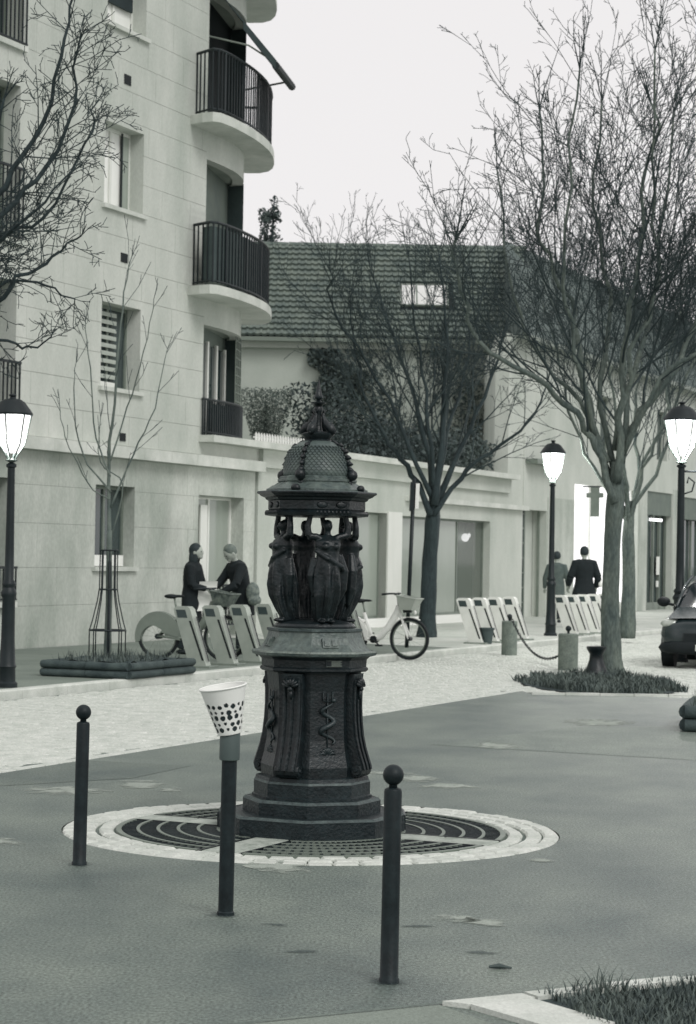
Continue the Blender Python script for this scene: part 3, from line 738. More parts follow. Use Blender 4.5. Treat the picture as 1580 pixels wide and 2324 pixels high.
# recessed wall of the loggias with french windows
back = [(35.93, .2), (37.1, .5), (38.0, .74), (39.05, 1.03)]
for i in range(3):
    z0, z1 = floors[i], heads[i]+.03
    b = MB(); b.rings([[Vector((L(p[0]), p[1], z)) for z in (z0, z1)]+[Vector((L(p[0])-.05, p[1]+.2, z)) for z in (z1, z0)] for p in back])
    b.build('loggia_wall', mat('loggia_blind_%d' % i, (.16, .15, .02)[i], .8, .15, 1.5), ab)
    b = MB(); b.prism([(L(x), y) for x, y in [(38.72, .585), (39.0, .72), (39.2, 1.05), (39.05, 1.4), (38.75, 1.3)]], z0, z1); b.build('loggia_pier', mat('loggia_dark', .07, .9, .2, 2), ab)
    if i == 0:
        o = thing_o = None
        f = MB()
        for t in (0.02, .34, .66, .98):
            x = lerp(36.0, 38.5, t); y = interp(x, [p[0] for p in back], [p[1] for p in back])-.05
            f.box(L(x)-.03, L(x)+.03, y-.03, y+.02, z0, z1-.25)
        w = f.build('window', WHITE, ab)
        for t0, t1 in ((.04, .32), (.36, .64), (.68, .96)):
            xa, xb = lerp(36.0, 38.5, t0), lerp(36.0, 38.5, t1); ya, yb = [interp(x, [p[0] for p in back], [p[1] for p in back])-.03 for x in (xa, xb)]
            b = MB(); b.add([(L(xa), ya, z0+.1), (L(xb), yb, z0+.1), (L(xb), yb, z1-.3), (L(xa), ya, z1-.3)], [(0, 1, 2, 3)]); b.build('pane', DARKG, w)
        g2 = MB()
        for k in range(4): g2.tube([(L(lerp(38.0, 38.66, k/3)), lerp(.34, .55, k/3), z0+.7), (L(lerp(38.0, 38.66, k/3)), lerp(.34, .55, k/3), z1-.02)], .014, 5)
        for k in range(8): g2.tube([(L(38.0), .34, z0+.8+k*.17), (L(38.66), .55, z0+.8+k*.17)], .012, 5)
        g2.build('trellis', GREYM, ab)
# curved balconies
sl = [(35.25, .0), (35.13, -.3), (35.12, -.52), (35.25, -.62), (35.7, -.64), (36.3, -.60), (36.95, -.52), (37.5, -.42), (38.0, -.30), (38.5, -.14), (38.95, .04), (39.4, .24), (39.8, .46), (40.1, .70), (40.22, .95), (40.15, 1.2), (39.9, 1.45), (39.3, 1.8)]
def balcony(zb, zt, zr, dens, panelm, hang=None):
    b = MB(); po = [(L(x), y) for x, y in sl]+[(L(37.5), .9), (L(36.0), .12), (L(35.9), .0)]
    b.prism(po[::-1], zb, zt)
    o = b.build('balcony', CONC, ab)
    inn = offs(sl[1:], -.07)
    inn[0] = (inn[0][0]+.25, 0); inn = [(p[0], p[1]) for p in inn]
    # resample
    pts = [Vector((L(x), y, 0)) for x, y in inn]; ln_ = [0]
    for i in range(1, len(pts)): ln_.append(ln_[-1]+(pts[i]-pts[i-1]).length)
    def at(s_): return Vector([interp(s_, ln_, [p[k] for p in pts]) for k in range(3)])
    N = int(ln_[-1]/dens); r = MB(); tp = MB()
    path = [at(ln_[-1]*k/40) for k in range(41)]
    tp.tube([p+Vector((0, 0, zr)) for p in path], .028, 6); tp.tube([p+Vector((0, 0, zt+.08)) for p in path], .02, 6)
    tp.build('rail', IRON2, o)
    for k in range(N+1):
        p = at(ln_[-1]*k/N); t = (at(min(ln_[-1]*k/N+.02, ln_[-1]))-p)
        w = .011 if k % 7 else .03
        M = Matrix.Translation(p) @ Matrix.Rotation(atan2(t.y, t.x) if t.length > 1e-6 else 0, 4, 'Z')
        bb = MB(); bb.box(-w, w, -.012, .012, zt+.05, zr-.02, M); bb.build('baluster', IRON2, o)
    if panelm:
        s_ = MB(); ps = [at(ln_[-1]*k/60) for k in range(3, 61)]
        s_.rings([[p+Vector((.03, .03, zt+.1)), p+Vector((.03, .03, zr-.07)), p+Vector((.04, .04, zr-.07)), p+Vector((.04, .04, zt+.1))] for p in ps]); s_.build('privacy_screen', panelm, o)
    return o
balcony(6.42, 6.585, 7.74, .15, mat('balcony_screen', .07, .7, .15, 3))
b3 = balcony(9.57, 9.745, 10.92, .13, None)
balcony(12.7, 12.87, 14.0, .16, None)
# low railing of the first loggia above the terrace
r = MB(); cc = [(35.86, -.04)]+offs(curve[1:12], .05); tp = MB()
tp.tube([(L(x), y, 4.56) for x, y in cc], .024, 6); tp.tube([(L(x), y, 3.95) for x, y in cc], .015, 6)
o = tp.build('terrace_railing', IRON2, ab)
for k in range(34):
    x = lerp(35.87, 39.1, k/33); y = interp(x, [p[0] for p in cc], [p[1] for p in cc]); b = MB(); b.box(L(x)-.012, L(x)+.012, y-.012, y+.012, 3.88, 4.55); b.build('baluster', IRON2, o)
s_ = MB(); s_.rings([[Vector((L(x)+.02, y+.04, 3.93)), Vector((L(x)+.02, y+.04, 4.5)), Vector((L(x)+.03, y+.05, 4.5)), Vector((L(x)+.03, y+.05, 3.93))] for x, y in cc[1:]]); s_.build('privacy_screen', MATS['balcony_screen'], o)
# sun awning over the upper balcony
aw = thing('awning', 'half-open dark fabric awning with arms over the upper curved balcony', 'awning', st(36.5, FW, 12.75), ROT)
def A(u, y, z): return Vector((u-36.5, y, z-12.75))
p0, p1, q0, q1 = A(36.15, .25, 12.62), A(39.0, 1.0, 12.62), A(36.75, -1.0, 10.98), A(38.55, -.52, 10.98)
fab = mat('awning_fabric', .05, .8, .2, 4)
b = MB(); b.add([p0, p1, q1, q0, p0+Vector((0, 0, .02)), p1+Vector((0, 0, .02)), q1+Vector((0, 0, .05)), q0+Vector((0, 0, .05))], [(0, 1, 2, 3), (7, 6, 5, 4), (0, 4, 5, 1), (1, 5, 6, 2), (2, 6, 7, 3), (3, 7, 4, 0)])
b.build('fabric', fab, aw)
m0, m1 = p0.lerp(q0, .55), p1.lerp(q1, .55); dn = Vector((0, 0, -.13))
b = MB(); b.add([m0, m1, q1, q0, m0+dn, m1+dn, q1+dn, q0+dn], [(3, 2, 1, 0), (4, 5, 6, 7), (0, 1, 5, 4), (1, 2, 6, 5), (2, 3, 7, 6), (3, 0, 4, 7)]); b.build('folded_fabric', fab, aw)
MB().tube([q0+dn*.5, q1+dn*.5], .075, 8).build('front_bar', IRON2, aw)
MB().tube([A(38.9, .8, 11.0), q1+Vector((-.2, -.05, 0))], .02, 6).build('arm', GREYM, aw); MB().tube([A(36.2, .2, 11.45), A(36.6, -.5, 11.3), q0+Vector((.1, .03, 0))], .018, 6).build('arm', GREYM, aw)

# ------------------------------------------------------------------ single-storey shop wing with the terrace
W0 = 38.42
sw = thing('shop_wing', 'low pale shop wing with large windows below a planted terrace', 'shop building', st(W0, FW), ROT)
def K(u): return u-W0
WH = [(K(43.35), K(45.2), .30, 2.66), (K(46.05), K(52.25), .30, 2.63)]
w = MB()
for (x0, x1, z0, z1) in sub_rects([(0, K(54.6), 0, 3.40)], WH): w.box(x0, x1, 0, .5, z0, z1)
w.box(0, K(53.6), .9, 8, 0, 3.7)
w.build('wall', PLASTER, sw)
blk('fascia', PLASTER, sw, K(38.42), K(53.6), -.10, .5, 3.40, 3.75); blk('coping', CONC, sw, K(35.8), K(53.66), -.32, 1.0, 3.752, 3.88)
blk('ledge', CONC, sw, K(46.3), K(55.0), -.14, .3, 2.98, 3.10)
blk('plinth', WHITE2, sw, K(43.2), K(52.4), -.05, .1, .1, .30)
blk('pilaster', WHITE, sw, K(45.2), K(46.05), -.04, .2, .30, 2.70)
SEEG = bpy.data.materials.new('clear_glass'); SEEG.use_nodes = True
t_ = SEEG.node_tree; t_.nodes['Principled BSDF'].inputs['Roughness'].default_value = .05; t_.nodes['Principled BSDF'].inputs['Base Color'].default_value = G(.2); t_.nodes['Principled BSDF'].inputs['Alpha'].default_value = .45
gl_ = thing('globe_lamp', 'small lit globe lamp glowing behind the shop window beside the thin tree', 'lamp', st(51.3, FW+.33, 2.2), ROT)  # added glow standing in for a street lamp's reflection in the glass
b = MB(); b.ball((0, 0, 0), .13, 14, 10, (1.5, .6, .8)); b.ball((.28, 0, .06), .06, 10, 8, (1.2, .6, 1)); b.build('globe', emit('globe_glow', 2.0), gl_, True); MB().tube([(0, 0, .1), (0, 0, .42)], .01, 5).build('cord', BLACK, gl_)
for i, (x0, x1, z0, z1) in enumerate(WH):
    f = MB(); t = .05; y = .18
    f.box(x0, x1, y, y+.05, z0, z0+t).box(x0, x1, y, y+.05, z1-t, z1).box(x0, x0+t, y, y+.05, z0+t, z1-t).box(x1-t, x1, y, y+.05, z0+t, z1-t)
    ms = [x0, x1] if i == 0 else [x0, K(48.3), K(50.3), x1]
    for m_ in ms[1:-1]: f.box(m_-.03, m_+.03, y, y+.05, z0+t, z1-t)
    o = f.build('window', GREYM, sw)
    for a, b_ in zip(ms[:-1], ms[1:]): blk('pane', SEEG if (i and a > K(50)) else GREYG, o, a+t, b_-t, y+.02, y+.03, z0+t, z1-t)
    blk('blind', GREYM, o, x0+.1, x1-.1, y+.25, y+.27, z0, z1)
# picket edging, hedge, shrubs
pk = thing('picket_fence', 'small white picket edging on the terrace beside the round corner', 'fence', st(39.3, FW+.5, 3.88), ROT)
for k in range(22):
    b = MB(); x = k*.13; b.slab_xz([(x, 0), (x+.08, 0), (x+.08, .22), (x+.04, .27), (x, .22)], 0, .02); b.build('picket', WHITE2, pk)
b = MB(); b.box(-.05, 2.9, .02, .035, .05, .08); b.box(-.05, 2.9, .02, .035, .15, .18); b.build('rail', WHITE2, pk)
def leaves(name, label, cat, m, loc, n, fn, size, seed, parent=None, rz=0.0):
    rr = random.Random(seed); b = MB()
    for i in range(n):
        p = Vector(fn(rr)); a = Vector((rr.gauss(0, 1), rr.gauss(0, 1), rr.gauss(0, 1))).normalized(); c = a.orthogonal().normalized()
        c = (Matrix.Rotation(rr.uniform(0, 6.28), 3, a) @ c); dd = a.cross(c); s_ = size*rr.uniform(.6, 1.4)
        b.add([p-c*s_, p+dd*s_*.5, p+c*s_, p-dd*s_*.5], [(0, 1, 2, 3)])
    o = b.build(name, m, parent, False, loc)
    if not parent: o.rotation_euler = (0, 0, rz)
    if label: tag(o, label, cat)
    return o
def hedge_fn(x0, x1, y0, y1, h0, h1, seed):
    def f(rr):
        x = rr.uniform(x0, x1); top = lerp(h0, h1, (x-x0)/(x1-x0))*(.8+.25*sin(x*2.3+seed)+.12*sin(x*5.1)); return (x, rr.uniform(y0, y1), top*rr.random()**.7)
    return f
def planted(name, label, cat, m, loc, n, fn, size, seed, rz, stems):
    t = thing(name, label, cat, loc, rz)
    leaves('foliage', None, None, m, None, n, fn, size, seed, t)
    b = MB()
    for (x, y, h) in stems: b.tube([(x, y, 0), (x+.05, y+.03, h*.6), (x-.02, y, h)], [.025, .018, .006], 5)
    b.build('stem', BARK_D, t); return t
planted('hedge', 'dense dark leafy hedge spilling over the terrace parapet right of the fountain dome', 'hedge', LEAF2, st(42.0, FW+.2, 3.85), 9000, hedge_fn(0, 8.0, -.25, 1.0, 1.35, .85, 1), .055, 5, ROT, [(1, .4, 1.0), (3, .4, 1.0), (5, .5, .9), (7, .4, .8)])
planted('hedge', 'dark clipped hedge at the far right end of the terrace', 'hedge', LEAF, st(50.6, FW+.3, 3.85), 3500, hedge_fn(0, 2.9, 0, 1.2, .9, 1.2, 4), .06, 6, ROT, [(.6, .5, .8), (2.0, .5, .9)])
def feather(rr):
    a = rr.uniform(0, 6.28); h = rr.random(); r = rr.random()**.5*(.25+.55*h)*.85; return (r*cos(a), r*sin(a), h*1.35)
planted('shrub', 'soft feathery grey shrub on the terrace behind the low curved railing', 'shrub', SHRUB, st(41.9, FW+1.5, 3.88), 9000, feather, .022, 9, ROT, [(.02*i, .03*(i % 3), 1.1) for i in range(6)])

# ------------------------------------------------------------------ tiled house behind
HY = 66.0; HX0, HX1 = -7.0, 5.35
hs = thing('house', 'rendered house with a broad tiled roof and skylight behind the terrace', 'house', (0, HY, 0))
b = MB(); b.box(HX0, HX1, 0, 7, 0, 8.02); b.build('wall', PLASTER_G, hs)
blk('cornice', PLASTER, hs, HX0-.1, HX1+.1, -.18, .3, 8.02, 8.22); blk('gutter', GREYM, hs, HX0-.2, HX1+.2, -.50, -.32, 8.2, 8.32); blk('eave_board', PLASTER_G, hs, HX0-.2, HX1+.15, -.32, .2, 8.22, 8.3)
E0 = (-.50, 8.33); E1 = (3.35, 11.66)          # roof slope in (y,z)
sl_len = math.hypot(E1[0]-E0[0], E1[1]-E0[1]); ang = atan2(E1[1]-E0[1], E1[0]-E0[0])
b = MB(); b.slab_xz([(0, 0), (1, 0), (1, 1), (0, 1)], 0, 1); b = MB()
b.add([(HX0-.2, E0[0], E0[1]), (HX1+.2, E0[0], E0[1]), (HX1+.2, E1[0], E1[1]), (HX0-.2, E1[0], E1[1]), (HX0-.2, 7.2, 8.33), (HX1+.2, 7.2, 8.33)], [(0, 1, 2, 3), (3, 2, 5, 4), (1, 5, 2), (0, 3, 4), (0, 4, 5, 1)])
roof = b.build('roof', BLACK, hs)
ROWS = 17; TW = .21; rh = sl_len/ROWS
tb = MB()                                                # one tile: flat pan with a raised roll, thick front edge
prof = [(-.105, .012), (-.05, .008), (.0, .010), (.035, .035), (.07, .045), (.103, .028), (.105, .010)]
n = len(prof); vs = []
for (yy, dz) in ((0, .08), (rh*1.02, .0)):
    vs += [(x, yy, z+dz) for x, z in prof]
vs += [(x, 0, z-.005) for x, z in prof]
tb.add(vs, [(i, i+1, n+i+1, n+i) for i in range(n-1)]+[(2*n+i, 2*n+i+1, i+1, i) for i in range(n-1)])
tme = tb.mesh('roof_tile', ROOF)
tiles = []
skl = (1.50, 3.02, 9.42, 10.2)                          # skylight x range and z range
for r in range(ROWS):
    for c in range(int((HX1-HX0+.4)/TW)):
        x = HX0-.1+c*TW+.1; s0 = r*rh; y = E0[0]+cos(ang)*s0; z = E0[1]+sin(ang)*s0+.01
        if skl[0]-.05 < x < skl[1]+.1 and skl[2]-.16 < z < skl[3]-.02: continue
        if x < -4.2: continue
        tiles.append((x, y, z, r))
vis = sorted(tiles, key=lambda t_: (t_[3] if t_[0] < 1.2 else 99, abs(t_[0]+.8)))
rr = random.Random(8); restt = MB()
for i, (x, y, z, r) in enumerate(vis):
    if i < 300: ob('roof_tile', tme, roof, (x, y, z), (ang+rr.uniform(-.015, .015), 0, rr.uniform(-.02, .02)))
    else:
        M = Matrix.Translation((x, y, z)) @ Matrix.Rotation(ang+rr.uniform(-.015, .015), 4, 'X')
        restt.add([M @ Vector(p) for p in tb.v], tb.f)
tag(restt.build('far_roof_tiles', ROOF, roof), kind='stuff')
for i in range(28):
    x = HX0+i*.45; b = MB(); b.tube([(x, E1[0], E1[1]+.02), (x+.44, E1[0], E1[1]+.02)], [.10, .085], 8); b.build('ridge_tile', ROOF, roof)
M = Matrix.Translation((skl[0], E0[0]+(skl[2]-E0[1])/math.tan(ang), skl[2])) @ Matrix.Rotation(ang, 4, 'X'); Ls = (skl[3]-skl[2])/sin(ang)
b = MB(); W_ = skl[1]-skl[0]
b.box(0, W_, 0, .05, .02, .10, M).box(0, W_, Ls-.05, Ls, .02, .10, M).box(0, .05, .05, Ls-.05, .02, .10, M).box(W_-.05, W_, .05, Ls-.05, .02, .10, M).box(W_*.33, W_*.33+.05, .07, Ls-.07, .02, .12, M)
sk = b.build('skylight', GREYM, hs)
b = MB(); b.box(.07, W_-.07, .07, Ls-.07, .07, .09, M); b.build('pane', mat('mirror_pane', .85, .05, .03, 1, metal=.9), sk)
# window high on the rendered wall and ivy climbing it
def ivy_fn(rr):
    while True:
        x = rr.uniform(-1.3, 5.2); z = rr.uniform(3.8, 8.0)
        e = -1.15+.25*sin(z*3)+.2*sin(z*7.1)+max(0, (6.1-z))*.10
        dens = 1.0 if x < e+1.1+.4*sin(z*2) else .13+.12*sin(x*2.1+z)
        if x > e and rr.random() < dens: return (x, -rr.random()**2*.4-.02, z)
t = thing('ivy', 'dark ivy climbing the rendered house wall above the hedge', 'ivy', (0, HY, 0))
leaves('foliage', None, None, LEAF, None, 4200, ivy_fn, .085, 12, t); leaves('pale_foliage', None, None, SHRUB, None, 3200, ivy_fn, .06, 13, t)
b = MB(); b.tube([(0, -.03, 3.8), (-.2, -.05, 5.5), (-.6, -.04, 7.6)], [.04, .03, .012], 6); b.tube([(1.4, -.03, 3.8), (1.1, -.05, 5.5), (1.8, -.04, 7.2)], [.04, .03, .012], 6); b.build('stem', BARK_D, t)

# ------------------------------------------------------------------ row of shops on the right
R0 = 53.62
rb_ = thing('corner_shops', 'pale two-storey corner building with lit doorway and dark shopfronts on the right', 'building', st(R0, FW), ROT)
def Q(u): return u-R0
RH = [(Q(54.9), Q(56.95), .1, 3.02), (Q(59.5), Q(66.3), .35, 3.9), (Q(67.4), Q(70.6), .1, 3.95), (Q(71.6), Q(76.5), .1, 3.9), (Q(77.5), Q(83), .1, 3.9), (Q(62), Q(63.3), 5.0, 6.6), (Q(68.5), Q(69.8), 5.0, 6.6), (Q(75), Q(76.3), 5.0, 6.6)]
w = MB()
for (x0, x1, z0, z1) in sub_rects([(0, Q(96), 0, 7.6)], RH): w.box(x0, x1, 0 if x0 >= Q(54.61) or z0 >= 3.4 else .02, .4, z0, z1)
SH = 2.55                                                # the party wall runs back along this slant
w.prism([(.05, .41), (Q(96), .41), (Q(96)+SH*8, 9), (.05+SH*8.6, 9)], 0, 7.6); w.build('wall', PLASTER, rb_)
b = MB(); b.slab_xz([(0, 0), (1, 0), (1, 1)], 0, 1); b = MB()
x0, x1 = -.1, Q(96.3)
b.add([(x0, -.35, 7.58), (x1, -.35, 7.58), (x1+SH*4.5, 4.5, 12.0), (x0+SH*4.9, 4.5, 12.0), (x0+SH*9.4, 9.3, 7.58), (x1+SH*9, 9.3, 7.58)], [(0, 1, 2, 3), (3, 2, 5, 4), (1, 5, 2), (0, 3, 4), (0, 4, 5, 1)])
b.build('roof', mat('dark_slate', .10, .8, .3, 3.0, .4, 30, coord='World'), rb_)
blk('gutter', GREYM, rb_, x0, x1, -.45, -.3, 7.45, 7.58)
# gridded glass door
b = MB(); x0, x1 = RH[0][0], RH[0][1]
b.box(x0, x0+.05, .2, .26, .1, 3.02); b.box(x0+.72, x0+.79, .2, .26, .1, 3.02); b.box(x1-.05, x1, .2, .26, .1, 3.02)
for k in range(8): b.box(x0+.05, x0+.72, .21, .25, .1+k*.40, .13+k*.40)
o = b.build('door', GREYM, rb_); blk('pane', DARKG, o, x0+.05, x0+.72, .225, .235, .12, 3.0); blk('pane', INTER, o, x0+.79, x1-.05, .5, .52, .12, 3.0)
blk('sign_bar', GREYM, rb_, Q(55.0), Q(57.0), -.35, -.02, 4.25, 4.38)
b = MB(); x0, x1, z0, z1 = RH[1]
b.box(x0, x0+.06, .2, .26, z0, z1).box(x1-.06, x1, .2, .26, z0, z1).box(x0+.06, x1-.06, .2, .26, z0, z0+.06)
for k in (1, 2): b.box(lerp(x0, x1, k/3)-.03, lerp(x0, x1, k/3)+.03, .2, .26, z0+.06, z1)
o = b.build('shop_window', WHITE, rb_)
for k in range(3): blk('pane', LIT, o, lerp(x0, x1, k/3)+.05, lerp(x0, x1, (k+1)/3)-.05, .25, .27, z0+.06, z1)
for i, (x0, x1, z0, z1) in enumerate(RH[2:5]):
    b = MB(); b.box(x0, x1, .05, .2, z1-.75, z1); sg = b.build('sign_board', mat('sign_grey', .16, .7, .15, 2), rb_)
    b = MB()
    for k in range(5): xx = lerp(x0, x1, k/4); b.box(max(xx-.05, x0), min(xx+.05, x1), .2, .28, z0, z1-.75)
    b.box(x0, x1, .2, .28, z0, z0+.25); o = b.build('shop_door', GREYM, rb_); blk('pane', DARKG, o, x0+.02, x1-.02, .3, .32, z0+.25, z1-.76)
    if i == 0:
        blk('strip_light', emit('tube_light', 3.0), rb_, x0+.5, x0+1.9, .0, .06, z1-.95, z1-.87)
        blk('notice', WHITE, o, x0+1.95, x0+2.35, .19, .196, 1.25, 1.85); blk('notice', WHITE, o, x0+1.95, x0+2.25, .19, .196, .85, 1.05)
for (x0, x1, z0, z1) in RH[5:]: window(x0, x1, z0, z1, 'dark', rb_, .2)
blk('stone_band', STONE_D, rb_, Q(57.0), Q(59.45), -.02, .02, .1, 3.4); blk('stone_band', STONE_D, rb_, Q(66.4), Q(67.35), -.02, .02, .1, 4.1); blk('stone_band', STONE_D, rb_, Q(70.65), Q(71.55), -.02, .02, .1, 4.1)
bs = thing('hanging_sign', 'small dark bracket sign hanging beside the bright doorway', 'sign', st(60.3, FW, 3.3), ROT)
MB().box(-.02, .02, -.55, 0, .5, .54).build('bracket', IRON2, bs); MB().box(-.03, .03, -.5, -.25, -.35, .5).build('board', mat('board_grey', .2, .7), bs)
MB().box(-.034, .034, -.62, -.12, .2, .34).build('crossboard', MATS['board_grey'], bs)
# ------------------------------------------------------------------ street lamps
def lamp(loc, H, label, power, rz=0, k=1.0, bracket=False):
    t = thing('street_lamp', label, 'street lamp', loc, rz, 'lit lantern street lamps')
    hl = H-.86*k
    MB().lathe([(.13*k, -.02), (.13*k, .05), (.105*k, .07), (.10*k, .22), (.115*k, .24), (.10*k, .27), (.085*k, .55), (.08*k, 1.02), (.095*k, 1.05), (.10*k, 1.08), (.08*k, 1.12), (.07*k, 1.14), (.085*k, 1.17), (.085*k, 1.19), (.06*k, 1.23),
                (.055*k, 1.6), (.048*k, hl-.3), (.046*k, hl-.06), (.065*k, hl-.05), (.065*k, hl-.02), (.03*k, hl)], 20).build('post', IRON2, t, True, None, 40)
    # lantern: tapered glass body in a frame, pitched cap, finial
    zb, zm, zt = hl+.02, hl+.17*k, hl+.60*k
    glass = MB(); n = 6
    glass.lathe([(.085*k, zb+.10*k), (.155*k, zm+.06*k), (.232*k, zt)], n, cap=True); gl = glass.build('lantern_glass', BULB, t)
    cage = MB()
    for i in range(n):
        a = 2*pi*i/n; P = lambda r, z: (r*cos(a), r*sin(a), z)
        cage.tube([P(.03*k, zb), P(.09*k, zb+.10*k), P(.16*k, zm+.06*k), P(.238*k, zt)], .011*k, 5)
    cage.lathe([(.02*k, zb-.02), (.075*k, zb), (.075*k, zb+.012), (.02*k, zb+.03)], 12); cage.build('lantern_frame', mat('lantern_frame', .12, .5), t)
    MB().lathe([(.255*k, zt-.01), (.26*k, zt+.012), (.22*k, zt+.07*k), (.15*k, zt+.16*k), (.13*k, zt+.165*k), (.12*k, zt+.18*k), (.04*k, zt+.20*k), (.03*k, zt+.22*k), (.05*k, zt+.235*k), (.045*k, zt+.25*k), (.005, zt+.26*k)], 12).build('cap', IRON2, t, True, None, 35)
    if bracket:
        b = MB(); b.tube([(0, 0, hl-.12), (.45, 0, hl-.12)], .02, 6); b.tube([(.04, 0, hl-.5), (.18, 0, hl-.45), (.22, 0, hl-.3), (.12, 0, hl-.22), (.1, 0, hl-.32)], .016, 6); b.build('bracket', IRON2, t)
    ld = bpy.data.lights.new('lamp_bulb', 'POINT'); ld.energy = power; ld.shadow_soft_size = .1; ld.color = (1, .985, .95)
    lo = bpy.data.objects.new('lamp_bulb', ld); col.objects.link(lo); lo.parent = t; lo.location = (0, 0, zm+.15*k)
    return t
lamp((-3.86, 24.69, .1), 3.36, 'lit lantern street lamp at the left edge by the kerb', 110, .3, .92)
lamp((4.22, 44.6, .1), 4.05, 'smaller lit lantern street lamp beside the two walkers', 800, .2, 1.05)
lamp((5.55, 36.0, 0), 4.35, 'tall lit lantern street lamp with a scroll bracket at the right edge', 1300, 0, 1.22, True)

# ------------------------------------------------------------------ bicycle docks
dk = thing('bike_dock', 'x', 'bike dock', (0, 0, 0), 0, 'docks of the bike station')
b = MB(); b.slab_xz([(-.13, 0), (.13, 0), (-.14, .80), (-.18, .835), (-.36, .835), (-.40, .80)], -.075, .075); b.build('pillar', DOCKM, dk)
M = Matrix.Translation((.0, 0, 0))
b = MB(); b.add([(.105, -.02, .085), (.105, .02, .085), (-.10, .02, .70), (-.10, -.02, .70)], [(0, 1, 2, 3)])
v = Vector((.022, 0, .0)); b.v = [(p[0]+.022, p[1], p[2]) for p in b.v]; b.build('lock_slot', BLACK, dk)
for s_ in (-1, 1):
    b = MB(); b.slab_xz([(.055, .10), (.085, .10), (-.125, .64), (-.155, .64)], s_*.0745, s_*.0775); b.build('side_groove', BLACK, dk)
b = MB(); b.slab_xz([(-.33, .68), (-.18, .68), (-.215, .79), (-.36, .79)], -.078, .078); b.build('screen', mat('dock_screen', .06, .3, .1), dk)
b = MB(); b.bbox(-.22, .20, -.14, .14, -.01, .03, .008); b.build('foot_plate', GREYM, dk)
spots = [26.6, 27.47, 28.34, 29.21, 31.4, 32.25]
lab = ['leftmost grey bike dock, just behind the grey bicycle', 'second bike dock from the left, beside the grey bicycle wheel', 'third bike dock from the left, left of the fountain', 'bike dock half hidden behind the left of the fountain pedestal',
       'bike dock behind the frame of the white bicycle', 'bike dock between the white bicycle frame and its front wheel']
spots2 = [37.5, 38.35, 39.2, 40.1]; lab2 = ['pale bike dock standing nearest to the leftmost round stone post', 'second pale bike dock right of the thin tree trunk', 'third pale bike dock right of the thin tree trunk', 'pale bike dock just behind the leftmost round stone post']
spots3 = [43.4, 44.2, 45.0, 45.8, 46.6]; lab3 = ['brightly lit bike dock nearest the lamp, first of the white row by the walkers', 'second brightly lit dock of the row in front of the walkers', 'third brightly lit dock of the row in front of the walkers', 'fourth brightly lit dock of the row, beside the big tree trunk', 'last brightly lit dock of the row, half hidden by the big tree trunk']
DOCK_LIT = mat('dock_pale', .7, .5, .08, 4.0)  # lamplight on the far docks put into a paler metal colour
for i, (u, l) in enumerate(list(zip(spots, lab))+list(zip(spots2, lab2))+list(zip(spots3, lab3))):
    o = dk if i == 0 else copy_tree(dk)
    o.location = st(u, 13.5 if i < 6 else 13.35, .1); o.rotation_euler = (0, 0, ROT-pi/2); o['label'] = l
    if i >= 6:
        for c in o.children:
            if c.name.startswith('pillar'): c.data = c.data.copy(); c.data.materials.clear(); c.data.materials.append(DOCK_LIT)

